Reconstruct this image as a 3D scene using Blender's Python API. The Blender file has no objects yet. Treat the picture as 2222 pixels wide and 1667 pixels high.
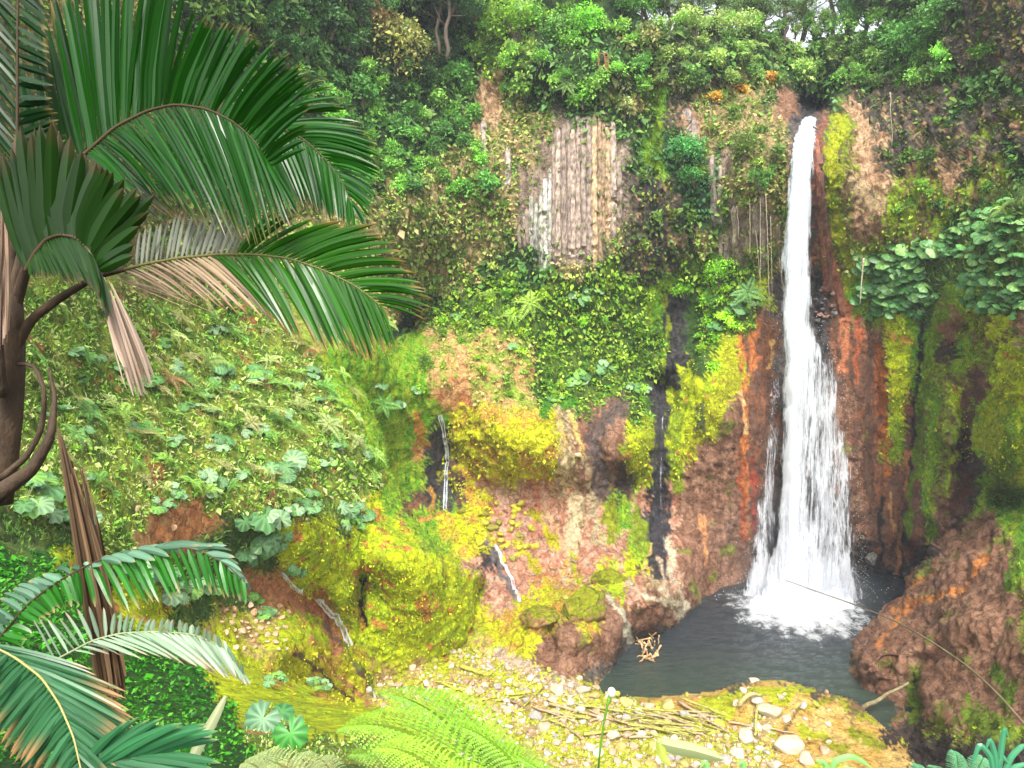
import bpy, math, random
import numpy as np
from mathutils import Vector, Matrix
random.seed(7); RS = np.random.RandomState(11)
scn = bpy.context.scene
col = scn.collection
# ------------------------------------------------------------------ camera, sky, sun, exposure
W, H, FOC, HC = 2222.0, 1667.0, 1744.0, 36.0
PITCH = math.radians(7.62)
cam = bpy.data.cameras.new('camera'); cam.sensor_width = 36.0; cam.lens = 36.0*FOC/W
cam.clip_start = 0.1; cam.clip_end = 2000
camo = bpy.data.objects.new('camera', cam); col.objects.link(camo)
camo.location = (0, 0, HC); camo.rotation_euler = (math.pi/2-PITCH, 0, 0)
scn.camera = camo
SUN_EL, SUN_AZ = math.radians(54), math.radians(183)   # azimuth measured clockwise from +Y
wd = bpy.data.worlds.new('World'); scn.world = wd; wd.use_nodes = True
nt = wd.node_tree; bg = nt.nodes['Background']
sky = nt.nodes.new('ShaderNodeTexSky'); sky.sky_type = 'NISHITA'; sky.sun_disc = False
sky.sun_elevation = SUN_EL; sky.sun_rotation = SUN_AZ; sky.dust_density = 4; sky.air_density = 1.0
hs = nt.nodes.new('ShaderNodeHueSaturation'); hs.inputs['Saturation'].default_value = 0.22
hs.inputs['Value'].default_value = 1.25
nt.links.new(sky.outputs[0], hs.inputs['Color']); nt.links.new(hs.outputs[0], bg.inputs[0])
bg.inputs[1].default_value = 0.115
sl = bpy.data.lights.new('sun', 'SUN'); sl.energy = 1.5; sl.angle = math.radians(12); sl.color = (1, .95, .86)
so = bpy.data.objects.new('sun', sl); col.objects.link(so)
sd = Vector((math.sin(SUN_AZ)*math.cos(SUN_EL), math.cos(SUN_AZ)*math.cos(SUN_EL), math.sin(SUN_EL)))
so.rotation_euler = sd.to_track_quat('Z', 'Y').to_euler(); so.location = (-30, -30, 90)
scn.view_settings.view_transform = 'Standard'; scn.view_settings.look = 'None'
scn.view_settings.gamma = 1; scn.view_settings.use_curve_mapping = False
scn.view_settings.exposure = 1.42
# ------------------------------------------------------------------ helpers
cp, sp = math.cos(PITCH), math.sin(PITCH)
def P(x, y, Y):
    """point seen at photo pixel (x, y) at distance Y ahead"""
    x = np.asarray(x, float); y = np.asarray(y, float); Y = np.asarray(Y, float)
    u = (x-1111)/FOC; v = (833.5-y)/FOC
    d = Y/(cp+v*sp)
    return np.stack([u*d, Y+0*u, HC+d*(v*cp-sp)], -1)
def Yz(y, z):
    """distance at which the ray of row y meets height z"""
    v = (833.5-y)/FOC; k = (v*cp-sp)/(cp+v*sp)
    return (z-HC)/k
GR = RS.randn(65536, 3); GR /= np.linalg.norm(GR, axis=1, keepdims=True)
def gn(p):
    i = np.floor(p).astype(np.int64); f = p-i; u = f*f*f*(f*(f*6-15)+10)
    r = 0
    for dx in (0, 1):
        wx = u[:, 0] if dx else 1-u[:, 0]
        for dy in (0, 1):
            wy = u[:, 1] if dy else 1-u[:, 1]
            for dz in (0, 1):
                wz = u[:, 2] if dz else 1-u[:, 2]
                h = ((i[:, 0]+dx)*73856093 ^ (i[:, 1]+dy)*19349663 ^ (i[:, 2]+dz)*83492791) & 65535
                g = GR[h]
                r = r+wx*wy*wz*(g[:, 0]*(f[:, 0]-dx)+g[:, 1]*(f[:, 1]-dy)+g[:, 2]*(f[:, 2]-dz))
    return r*1.6
def fbm(p, o=3, g=.5):
    p = np.asarray(p, float); a = 1; s = 0; t = 0
    for k in range(o):
        s = s+a*gn(p*(2.03**k)+k*17.3); t += a; a *= g
    return s/t
def ss(a, b, x):
    t = np.clip((x-a)/(b-a), 0, 1); return t*t*(3-2*t)
def norm(v): return v/np.maximum(np.linalg.norm(v, axis=-1, keepdims=True), 1e-9)
def mkmesh(name, v, f, cols=None, smooth=False, mats=None, midx=None):
    """v (N,3), f list of arrays (all tris or all quads) or python lists"""
    me = bpy.data.meshes.new(name)
    v = np.asarray(v, np.float32)
    if isinstance(f, np.ndarray):
        n, k = f.shape
        me.vertices.add(len(v)); me.vertices.foreach_set('co', v.ravel())
        me.loops.add(n*k); me.loops.foreach_set('vertex_index', f.astype(np.int32).ravel())
        me.polygons.add(n); me.polygons.foreach_set('loop_start', np.arange(0, n*k, k, dtype=np.int32))
        try: me.polygons.foreach_set('loop_total', np.full(n, k, dtype=np.int32))
        except Exception: pass
        me.update(calc_edges=True); me.validate()
    else:
        me.from_pydata(v.tolist(), [], f); me.update()
    if cols is not None:
        c = np.ones((len(v), 4), np.float32); cols = np.asarray(cols); c[:, :cols.shape[1]] = cols
        a = me.color_attributes.new('Col', 'FLOAT_COLOR', 'POINT'); a.data.foreach_set('color', c.ravel())
    if smooth: me.polygons.foreach_set('use_smooth', np.ones(len(me.polygons), bool))
    for m in (mats or []): me.materials.append(m)
    if midx is not None: me.polygons.foreach_set('material_index', np.asarray(midx, np.int32))
    return me
def ob(name, me, parent=None, loc=None, rot=None, sc=None):
    o = bpy.data.objects.new(name, me); col.objects.link(o)
    if parent: o.parent = parent
    if loc is not None: o.location = [float(a) for a in loc]
    if rot is not None: o.rotation_euler = [float(a) for a in rot]
    if sc is not None: o.scale = (sc, sc, sc) if np.isscalar(sc) else sc
    return o
def tag(o, label=None, cat=None, group=None, kind=None):
    for k, v in (('label', label), ('category', cat), ('group', group), ('kind', kind)):
        if v: o[k] = v
    return o
def empty(name, loc): return ob(name, None, loc=loc)
class MB:
    def __init__(s): s.v = []; s.f = []; s.c = []; s.m = []; s.n = 0
    def add(s, v, f, c=(1, 1, 1), m=0):
        v = np.asarray(v, float); f = np.asarray(f)
        if f.shape[1] == 3: f = np.concatenate([f, f[:, 2:3]], 1)
        s.v.append(v); s.f.append(f+s.n); s.n += len(v)
        c = np.asarray(c, float)
        s.c.append(np.tile(c, (len(v), 1)) if c.ndim == 1 else c); s.m += [m]*len(f)
    def mesh(s, name, mats, smooth=False, origin=(0, 0, 0)):
        v = np.concatenate(s.v)-np.asarray(origin); f = np.concatenate(s.f)
        c = np.concatenate(s.c)
        me = bpy.data.meshes.new(name)
        fl = [tuple(q[:3]) if q[2] == q[3] else tuple(q) for q in f.tolist()]
        me.from_pydata(v.tolist(), [], fl)
        cc = np.ones((len(v), 4), np.float32); cc[:, :c.shape[1]] = c
        a = me.color_attributes.new('Col', 'FLOAT_COLOR', 'POINT'); a.data.foreach_set('color', cc.ravel())
        for m in mats: me.materials.append(m)
        me.polygons.foreach_set('material_index', np.array(s.m, np.int32))
        if smooth: me.polygons.foreach_set('use_smooth', np.ones(len(fl), bool))
        me.update(); return me
def tube(pts, rad, ns=6, wob=0, seed=0):
    pts = np.asarray(pts, float); n = len(pts); rad = np.broadcast_to(np.asarray(rad, float), (n,))
    T = norm(np.gradient(pts, axis=0)); ref = np.array([0, 0, 1.0]) if abs(T[0, 2]) < .9 else np.array([1.0, 0, 0])
    rs = np.random.RandomState(seed); V = []
    for i in range(n):
        a = norm(np.cross(T[i], ref)); b = np.cross(T[i], a)
        for k in range(ns):
            th = 2*math.pi*k/ns; r = rad[i]*(1+wob*rs.uniform(-1, 1))
            V.append(pts[i]+r*(a*math.cos(th)+b*math.sin(th)))
    Fc = [[i*ns+k, i*ns+(k+1) % ns, (i+1)*ns+(k+1) % ns, (i+1)*ns+k] for i in range(n-1) for k in range(ns)]
    V.append(pts[0]); V.append(pts[-1]); c0 = n*ns
    Fc += [[c0, (k+1) % ns, k, k] for k in range(ns)]
    Fc += [[c0+1, (n-1)*ns+k, (n-1)*ns+(k+1) % ns, (n-1)*ns+(k+1) % ns] for k in range(ns)]
    return np.array(V), np.array(Fc)
def spline(pts, n):
    pts = np.asarray(pts, float); m = len(pts)
    s = np.r_[0, np.cumsum(np.linalg.norm(np.diff(pts[:, :2], axis=0), axis=1))]; s /= s[-1]
    t = np.linspace(0, 1, n); q = np.stack([np.interp(t, s, pts[:, k]) for k in range(pts.shape[1])], 1)
    for _ in range(max(1, n//(m*2))):
        r = q.copy(); r[1:-1] = (q[:-2]+2*q[1:-1]+q[2:])/4; q = r
    return q
# ------------------------------------------------------------------ materials
def newmat(name):
    m = bpy.data.materials.new(name); m.use_nodes = True
    n = m.node_tree; b = n.nodes['Principled BSDF']; return m, n, b
def nd(n, t, **kw):
    q = n.nodes.new(t)
    for k, v in kw.items(): setattr(q, k, v)
    return q
def attr(n, name='Col'):
    a = n.nodes.new('ShaderNodeAttribute'); a.attribute_name = name; return a
def mixrgb(n, mode, f, a, b):
    q = n.nodes.new('ShaderNodeMix'); q.data_type = 'RGBA'; q.blend_type = mode
    for s, v in ((0, f), (6, a), (7, b)):
        if isinstance(v, (int, float)): q.inputs[s].default_value = v
        elif isinstance(v, tuple): q.inputs[s].default_value = (*v, 1)
        else: n.links.new(v, q.inputs[s])
    return q.outputs[2]
def noise(n, scale, detail=4, vec=None, sx=None, rough=.6):
    q = n.nodes.new('ShaderNodeTexNoise'); q.inputs['Scale'].default_value = scale
    q.inputs['Detail'].default_value = detail; q.inputs['Roughness'].default_value = rough
    tc = n.nodes.new('ShaderNodeTexCoord'); v = tc.outputs['Object']
    if sx:
        mp = n.nodes.new('ShaderNodeMapping'); mp.inputs['Scale'].default_value = sx
        n.links.new(v, mp.inputs[0]); v = mp.outputs[0]
    n.links.new(v, q.inputs['Vector']); return q.outputs['Fac']
def ramp(n, fac, *st):
    r = n.nodes.new('ShaderNodeValToRGB'); n.links.new(fac, r.inputs[0])
    e = r.color_ramp.elements
    while len(e) < len(st): e.new(.5)
    for q, (p, c) in zip(e, st): q.position = p; q.color = (*c, 1) if isinstance(c, tuple) else (c, c, c, 1)
    return r.outputs[0]
def ground_mat():
    m, n, b = newmat('rock_soil_moss')
    a = attr(n)
    n1 = noise(n, 2.6, 10, rough=.82); n2 = noise(n, .6, 5)
    v1 = ramp(n, n1, (.34, .30), (.5, 1.0), (.66, 1.65))
    c = mixrgb(n, 'MULTIPLY', 1.0, a.outputs['Color'], v1)
    v2 = ramp(n, n2, (.35, (.85, .8, .75)), (.65, (1.12, 1.15, 1.1)))
    c = mixrgb(n, 'MULTIPLY', 1.0, c, v2)
    n.links.new(c, b.inputs['Base Color'])
    mr = nd(n, 'ShaderNodeMapRange'); mr.inputs[3].default_value = .95; mr.inputs[4].default_value = .38
    n.links.new(a.outputs['Alpha'], mr.inputs[0]); n.links.new(mr.outputs[0], b.inputs['Roughness'])
    b.inputs['Specular IOR Level'].default_value = .35
    bp = nd(n, 'ShaderNodeBump'); bp.inputs['Strength'].default_value = 1; bp.inputs['Distance'].default_value = .6
    n.links.new(noise(n, 1.6, 10, rough=.78), bp.inputs['Height'])
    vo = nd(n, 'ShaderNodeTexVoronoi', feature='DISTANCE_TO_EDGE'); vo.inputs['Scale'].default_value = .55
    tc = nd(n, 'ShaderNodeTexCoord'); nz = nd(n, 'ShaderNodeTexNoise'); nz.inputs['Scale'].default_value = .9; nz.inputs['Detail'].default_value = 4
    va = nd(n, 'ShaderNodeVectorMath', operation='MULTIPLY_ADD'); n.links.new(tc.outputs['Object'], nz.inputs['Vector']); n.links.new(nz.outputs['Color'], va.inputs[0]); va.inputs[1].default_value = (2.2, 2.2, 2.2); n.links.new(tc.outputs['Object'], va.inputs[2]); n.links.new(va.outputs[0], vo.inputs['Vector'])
    cr = ramp(n, vo.outputs['Distance'], (0.0, 0.0), (.05, 1.0))
    b2 = nd(n, 'ShaderNodeBump'); b2.inputs['Strength'].default_value = .6; b2.inputs['Distance'].default_value = .35
    cc = ramp(n, vo.outputs['Distance'], (0.0, .45), (.035, 1.0)); n.links.new(mixrgb(n, 'MULTIPLY', .8, c, cc), b.inputs['Base Color'])  # crack lines darkened in the base colour, standing in for their shade
    n.links.new(cr, b2.inputs['Height']); n.links.new(bp.outputs[0], b2.inputs['Normal']); n.links.new(b2.outputs[0], b.inputs['Normal'])
    return m
def leaf_mat(name, rough=.5, trans=.3, objcol=False, spec=.4, var=.35):
    m, n, b = newmat(name); a = attr(n); c = a.outputs['Color']
    if objcol:
        oi = nd(n, 'ShaderNodeObjectInfo'); c = mixrgb(n, 'MULTIPLY', 1.0, c, oi.outputs['Color'])
    n.links.new(c, b.inputs['Base Color']); b.inputs['Roughness'].default_value = rough
    b.inputs['Specular IOR Level'].default_value = spec
    t = nd(n, 'ShaderNodeBsdfTranslucent'); n.links.new(c, t.inputs[0])
    ms = nd(n, 'ShaderNodeMixShader'); ms.inputs[0].default_value = trans
    n.links.new(b.outputs[0], ms.inputs[1]); n.links.new(t.outputs[0], ms.inputs[2])
    n.links.new(ms.outputs[0], n.nodes['Material Output'].inputs[0]); return m
def simple(name, c, rough=.8, ns=6, amp=.5, objcol=False, bump=.3, vcol=False, sx=None):
    m, n, b = newmat(name)
    v = ramp(n, noise(n, ns, 6, sx=sx), (.3, 1-amp), (.7, 1+amp))
    src = c
    if vcol: src = attr(n).outputs['Color']
    if objcol: src = nd(n, 'ShaderNodeObjectInfo').outputs['Color']
    cc = mixrgb(n, 'MULTIPLY', 1.0, src, v); n.links.new(cc, b.inputs['Base Color'])
    b.inputs['Roughness'].default_value = rough
    bp = nd(n, 'ShaderNodeBump'); bp.inputs['Strength'].default_value = bump; bp.inputs['Distance'].default_value = .1
    n.links.new(noise(n, ns*2, 6, sx=sx), bp.inputs['Height']); n.links.new(bp.outputs[0], b.inputs['Normal'])
    return m
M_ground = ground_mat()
M_leaf = leaf_mat('leaf')
M_leafo = leaf_mat('leaf_tinted', objcol=True)
M_palm = leaf_mat('palm_leaflet', rough=.3, trans=.34, spec=.4)
M_gun = leaf_mat('broad_leaf', rough=.42, objcol=True, trans=.2)
M_bark = simple('bark', (.09, .065, .045), ns=3, sx=(1, 1, .3))
M_wood = simple('driftwood', (.33, .25, .12), objcol=True, ns=4)
M_stone = None
# ------------------------------------------------------------------ zone map of what covers each patch of the crater
ROWS = """h8 f12 p1 d4 l2 f8 d2 f9 f6 k4
h8 f11 p2 d4 l3 f8 p3 f13 k4
h9 f10 p3 d4 l3 f7 p3 f12 k5
h10 f8 d2 p3 d3 l3 f5 p3 f6 f9 k4
h10 f9 d1 p2 d2 f2 T1 f6 p2 k4 h3 f4 f2 k4 f4
h12 f14 T1 h2 f4 h2 m1 k2 h3 f1 b1 K2 f1 k6 f2 k2
h12 f13 h1 T1 h3 t1 f4 m1 k1 T1 h4 b1 K1 e1 M1 T1 k8 M1
h10 f15 h5 t3 f2 m1 v2 h5 w1 e1 M1 T2 k5 M1 k2
h9 f14 h6 t4 t1 f1 m1 v3 t1 h3 w1 e1 M1 T1 k4 T2 k2 f1
h8 f13 h7 t6 k1 m1 v3 t1 h3 w1 e1 M1 T2 M2 k1 T1 k2 M1 f1
h28 t6 k2 f1 v2 h1 h3 w1 e1 M1 T2 M3 T1 M2 u2
h28 t6 k3 f2 h1 t2 h1 w1 e1 M1 T2 M4 f1 u3
h28 t6 k4 h2 t2 h1 w1 e1 M1 T1 b1 M3 u5
h28 t5 h1 k4 h1 t2 h2 w1 e1 M1 s1 M3 u6
s6 h20 f4 h2 l2 k3 l4 h2 w1 e1 M1 s1 u9
n6 h19 l10 m2 l4 y1 w2 K1 y1 m1 u5 m1 y1 u2
n16 s5 h2 l12 m1 K2 l3 y1 w2 K1 b1 m1 u4 m1 y1 m1 u2
n16 s5 d1 s1 l12 m1 K2 l3 b1 w2 K1 r1 b1 M1 y1 m2 b1 M2 y1 b1
n16 s3 m2 d1 m1 s4 l9 K2 l1 y1 r2 w2 K1 r2 b1 y1 m2 B1 m1 M1 y1 M1
n17 m6 s6 l7 K2 l1 y1 r2 w2 K1 r3 y1 m2 M1 m1 M2 y1
n18 m5 s1 o2 s3 l7 K1 y3 r2 w3 r3 y1 m1 M3 b1 y2
n18 m5 o3 s3 l6 K1 y4 r2 w3 b1 r2 y1 r1 m1 M1 y1 m1 y2
n19 m5 Y6 c1 l1 b2 l1 K1 y3 b1 r2 w3 b1 r2 y1 r1 m1 M1 y1 m1 y2
n20 m3 K1 Y6 c1 b3 y1 K1 y3 b1 r2 w3 b1 r2 y1 r1 m1 M1 y1 m1 y2
n20 m2 o1 K1 Y6 c1 b3 y1 K1 y2 b2 r2 w3 b2 r1 m1 r1 m1 M1 y1 m1 y2
n20 m3 K1 Y6 c1 b3 y1 K1 y1 b3 r2 w3 b2 r3 m1 M1 B2 y2
n21 m2 K1 Y2 P4 c1 b2 B1 y1 K1 P1 b3 r2 w4 b1 r3 m1 M1 B1 m3
n8 o3 n9 y1 m1 r1 K1 m1 Y2 P4 c1 P1 m1 P1 K1 P1 b4 w5 b1 r3 m1 b1 B1 m3
u5 n3 o4 u4 y2 u1 y3 m2 Y3 P4 c1 P1 m1 P1 K1 P1 b4 w5 b1 r3 m1 b3 m2
u5 n2 o3 u5 y8 m2 Y2 P5 c1 P1 m1 K1 P1 b4 w5 b1 r3 B1 b4 m1
G3 y3 u9 y10 P1 K1 P7 y1 K1 P1 b4 w5 B4 b5 m1
G6 y2 u5 o3 y10 P3 o3 y2 P1 c1 P1 b4 w5 B3 b6 m1
G5 y5 u4 o4 y8 P3 Y4 b3 c1 b3 w6 B2 r1 b6 M1
G6 y3 u3 S3 y2 o1 y8 Y7 b3 b1 W3 w5 W2 b8 M1
G9 s1 S5 y3 Y1 y7 Y4 b4 W12 b9 M1
G10 y3 S2 Y3 Y2 y4 S5 b4 W13 b10
G11 y3 Y4 Y2 S10 b2 W13 b11
G12 y5 Y3 S14 a10 W2 b10
G13 y7 S16 a10 b10
G13 n3 y4 S22 a6 B2 M6
G14 n6 S22 a7 B7
G14 n6 S22 a7 B7""".split('\n')
CODES = 'dflvphktTmyYosnubPrKcGaSMBewW'
def expand(r):
    s = ''.join(t[0]*int(t[1:]) for t in r.split()); return (s+s[-1]*56)[:56]
ZM = np.array([[CODES.index(c) for c in expand(r)] for r in ROWS])
#        colour A            colour B           streak wet  relief ridge
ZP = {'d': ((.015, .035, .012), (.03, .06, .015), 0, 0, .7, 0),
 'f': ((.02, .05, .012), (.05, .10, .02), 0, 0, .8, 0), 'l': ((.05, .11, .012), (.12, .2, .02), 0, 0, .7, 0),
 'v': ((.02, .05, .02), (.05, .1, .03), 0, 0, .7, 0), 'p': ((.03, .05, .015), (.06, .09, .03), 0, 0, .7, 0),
 'h': ((.42, .30, .15), (.12, .17, .03), 1, 0, .6, .5), 'k': ((.05, .042, .032), (.14, .11, .085), 1, .3, .8, 1),
 't': ((.38, .29, .23), (.22, .16, .12), 1, 0, .2, .6), 'T': ((.62, .40, .24), (.32, .19, .10), 1, 0, .6, .5),
 'm': ((.16, .40, .015), (.36, .50, .02), 1, 0, .4, .1), 'y': ((.62, .72, .008), (.42, .56, .012), 0, 0, .5, 0),
 'Y': ((.60, .60, .012), (.60, .34, .06), 0, 0, .8, 0), 'o': ((.55, .22, .08), (.66, .36, .15), 0, .1, .3, 0),
 's': ((.66, .38, .16), (.30, .40, .05), 0, 0, .5, .1), 'n': ((.14, .24, .025), (.32, .38, .05), 0, 0, .5, 0),
 'u': ((.07, .15, .025), (.13, .20, .035), 0, 0, .4, 0), 'b': ((.24, .115, .066), (.37, .20, .13), 1, .68, .55, .25),
 'P': ((.50, .21, .13), (.62, .38, .27), 1, .35, .5, .3), 'r': ((.17, .085, .055), (.31, .115, .05), 1, .5, .3, .4),
 'K': ((.025, .025, .03), (.085, .075, .08), 1, .9, .5, .4), 'c': ((.62, .48, .26), (.30, .21, .11), 1, .3, .4, .2),
 'G': ((.02, .10, .006), (.04, .16, .01), 0, 0, .3, 0), 'a': ((.70, .42, .09), (.78, .52, .17), 0, .15, .25, 0),
 'S': ((.56, .60, .03), (.56, .38, .15), 0, 0, .25, 0), 'M': ((.19, .11, .055), (.28, .42, .012), 1, .2, .7, .4),
 'B': ((.04, .03, .025), (.09, .06, .045), 1, .5, .7, .3), 'e': ((.32, .12, .07), (.12, .09, .085), 1, .5, .4, .7),  # 'B' is dark brown rock with shadow painted into its colour
 'w': ((.10, .085, .085), (.16, .13, .12), 1, .8, .4, .3), 'W': ((.10, .09, .08), (.16, .13, .11), 0, .8, .3, 0)}
TA = np.array([ZP[c][0] for c in CODES]); TB = np.array([ZP[c][1] for c in CODES])
TS = np.array([ZP[c][2:] for c in CODES], float)
# deposits, wet marks, moss stripes and painted dark of hollows: (points, width px, colour, wet)
STREAKS = [
 ([(1750, 222), (1785, 222)], 44, (.018, .018, .022), .3), ([(1745, 240), (1775, 240)], 24, (.02, .02, .022), .5),  # near-black patches paint the shade of the hole above the fall
 ([(1610, 720), (1608, 800), (1612, 900), (1612, 1000), (1618, 1160)], 16, (.62, .20, .05), .5),
 ([(1608, 850), (1610, 940)], 8, (.80, .55, .25), .4), ([(1630, 1000), (1635, 1170)], 12, (.42, .07, .03), .5),
 ([(1610, 1000), (1612, 1180)], 10, (.5, .12, .04), .5), ([(1672, 740), (1668, 800)], 8, (.75, .45, .15), .4),
 ([(1640, 700), (1632, 800)], 14, (.6, .2, .06), .5),
 ([(1838, 660), (1836, 740), (1830, 800)], 20, (.68, .25, .12), .5), ([(1862, 690), (1856, 830)], 10, (.5, .13, .05), .5),
 ([(1912, 760), (1916, 900), (1925, 1030)], 16, (.48, .15, .03), .5), ([(1900, 740), (1905, 880)], 9, (.42, .12, .04), .5),
 ([(2003, 700), (1990, 850), (1982, 950), (1962, 1110), (1955, 1250)], 11, (.02, .02, .022), .9),
 ([(1975, 980), (1955, 1120), (1948, 1240)], 9, (.6, .24, .09), .6), ([(1940, 1070), (1934, 1150)], 8, (.6, .32, .13), .5),
 ([(2000, 900), (1985, 1050), (1975, 1200)], 14, (.30, .09, .04), .6),
 ([(1918, 1080), (1905, 1160), (1912, 1240)], 9, (.015, .012, .01), .4),
 ([(1236, 905), (1255, 960), (1262, 1000)], 12, (.72, .52, .16), .3), ([(1265, 1000), (1283, 1060), (1290, 1180)], 16, (.5, .4, .24), .3),
 ([(1212, 905), (1222, 990)], 8, (.6, .42, .12), .3), ([(1235, 880), (1200, 850), (1180, 900)], 26, (.06, .24, .01), 0),
 ([(1436, 850), (1437, 920), (1428, 1000), (1432, 1100), (1436, 1250)], 34, (.05, .045, .055), .95),
 ([(1452, 1180), (1460, 1260), (1482, 1310), (1470, 1340)], 14, (.72, .62, .45), .6), ([(1430, 1220), (1440, 1280), (1450, 1300)], 10, (.68, .5, .36), .6),
 ([(1358, 1260), (1385, 1290), (1430, 1305), (1480, 1310)], 10, (.7, .6, .42), .6), ([(1320, 1290), (1345, 1330), (1368, 1390)], 14, (.66, .60, .45), .6),
 ([(1405, 1180), (1412, 1240)], 7, (.75, .5, .2), .4), ([(1525, 1120), (1528, 1230)], 7, (.62, .28, .12), .4),
 ([(1250, 1080), (1240, 1200), (1235, 1260)], 30, (.66, .52, .32), .3), ([(1180, 1100), (1220, 1180), (1240, 1280)], 12, (.62, .38, .2), .4),
 ([(1320, 1100), (1325, 1170)], 28, (.30, .34, .012), 0), ([(1378, 1110), (1390, 1190)], 30, (.24, .32, .012), 0),
 ([(1160, 1110), (1210, 1190)], 16, (.48, .44, .012), 0), ([(1120, 1180), (1160, 1240)], 22, (.50, .46, .012), 0),
 ([(1240, 1200), (1255, 1260)], 14, (.42, .42, .012), 0), ([(1060, 1180), (1085, 1240), (1120, 1300)], 18, (.20, .17, .17), .9),
 ([(1350, 880), (1330, 900), (1290, 960), (1300, 1060)], 40, (.14, .095, .085), .6), ([(1345, 1010), (1360, 1060)], 34, (.10, .06, .05), .5),
 ([(905, 900), (915, 960)], 26, (.62, .27, .05), 0), ([(935, 1060), (938, 1110)], 10, (.68, .35, .08), .2), ([(985, 1000), (1000, 1090)], 24, (.16, .08, .06), .7),
 ([(958, 960), (972, 1100)], 34, (.09, .08, .075), .8), ([(905, 1130), (960, 1115)], 8, (.7, .26, .08), .3),
 ([(540, 1245), (620, 1290), (700, 1330), (740, 1400)], 34, (.60, .24, .12), .7), ([(700, 1350), (760, 1420), (800, 1500)], 10, (.22, .13, .09), .7),
 ([(660, 1390), (720, 1450), (800, 1530)], 12, (.55, .27, .10), .4), ([(640, 1420), (700, 1460), (760, 1520)], 9, (.16, .10, .05), .4),
 ([(745, 1400), (790, 1460), (815, 1510)], 12, (.20, .28, .02), .5), ([(790, 1260), (785, 1310), (800, 1360)], 9, (.03, .035, .01), 0),
 ([(770, 1280), (760, 1340)], 14, (.3, .36, .01), 0), ([(1080, 1420), (1180, 1470), (1260, 1500)], 30, (.62, .46, .34), .2),
 ([(2150, 1210), (2090, 1270), (1990, 1310), (1900, 1400)], 13, (.66, .25, .07), .6), ([(2030, 1240), (1980, 1280), (1950, 1330)], 11, (.62, .25, .07), .6),
 ([(2110, 1550), (2190, 1600)], 60, (.16, .24, .012), 0), ([(1990, 1460), (1985, 1560)], 36, (.16, .24, .01), 0),
 ([(2160, 1450), (2190, 1530)], 30, (.14, .24, .01), 0), ([(2222, 1180), (2200, 1280)], 30, (.14, .26, .01), 0),
 ([(2130, 820), (2100, 950), (2080, 1100)], 40, (.13, .055, .035), .6), ([(2180, 880), (2190, 1000), (2150, 1060)], 60, (.20, .34, .01), 0),
 ([(2222, 780), (2160, 900), (2150, 960)], 40, (.36, .42, .01), 0), ([(2060, 640), (2010, 800), (1990, 1000), (1972, 1160)], 18, (.20, .34, .012), 0),
 ([(1800, 420), (1825, 520), (1850, 600)], 22, (.42, .46, .01), 0), ([(1820, 270), (1800, 350), (1810, 400)], 26, (.40, .44, .012), 0),
 ([(1850, 400), (1900, 440)], 40, (.52, .38, .22), 0), ([(1860, 300), (1890, 400)], 14, (.66, .42, .26), 0),
 ([(1300, 340), (1310, 480)], 22, (.68, .40, .15), 0), ([(1190, 430), (1180, 560)], 34, (.50, .50, .46), 0),
 ([(1400, 180), (1405, 360)], 12, (.16, .30, .01), .3), ([(1428, 230), (1420, 350)], 16, (.2, .34, .01), .3), ([(1412, 380), (1415, 560)], 22, (.05, .045, .05), .8),
 ([(1540, 750), (1580, 740), (1590, 830), (1540, 900), (1500, 960)], 40, (.40, .42, .01), 0), ([(1520, 880), (1518, 930)], 20, (.10, .12, .03), 0),
 ([(1470, 860), (1465, 1000), (1470, 1060)], 26, (.26, .36, .01), 0), ([(1400, 920), (1395, 1040)], 30, (.30, .36, .01), 0),
 ([(1730, 1540), (1800, 1520), (1860, 1500)], 10, (.30, .32, .01), 0), ([(1690, 1600), (1720, 1560), (1740, 1530)], 7, (.2, .13, .05), 0),
 ([(1850, 1590), (1910, 1620)], 26, (.32, .34, .01), 0), ([(1790, 1610), (1830, 1630)], 26, (.34, .34, .01), 0),
 ([(1440, 640), (1450, 700), (1440, 830)], 10, (.28, .34, .01), .2), ([(1510, 650), (1520, 800)], 44, (.045, .11, .012), .1),
]
def seg_dist(x, y, pts):
    d = np.full(x.shape, 1e9)
    for (x0, y0), (x1, y1) in zip(pts[:-1], pts[1:]):
        vx, vy = x1-x0, y1-y0; L = vx*vx+vy*vy+1e-9
        t = np.clip(((x-x0)*vx+(y-y0)*vy)/L, 0, 1)
        d = np.minimum(d, np.hypot(x-x0-t*vx, y-y0-t*vy))
    return d
def zone(x, y, jit=1.0):
    q = np.stack([x/70, y/110, 0*x+3.3], 1); r = np.stack([x/16, y/30, 0*x+9.1], 1)
    wx = x+jit*(fbm(q, 2)*34+gn(r)*11); wy = y+jit*(fbm(q+31.7, 2)*60+gn(r+11)*20)
    ci = np.clip((wx/40).astype(int), 0, 55); cj = np.clip((wy/40).astype(int), 0, 41)
    return ZM[cj, ci]
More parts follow.
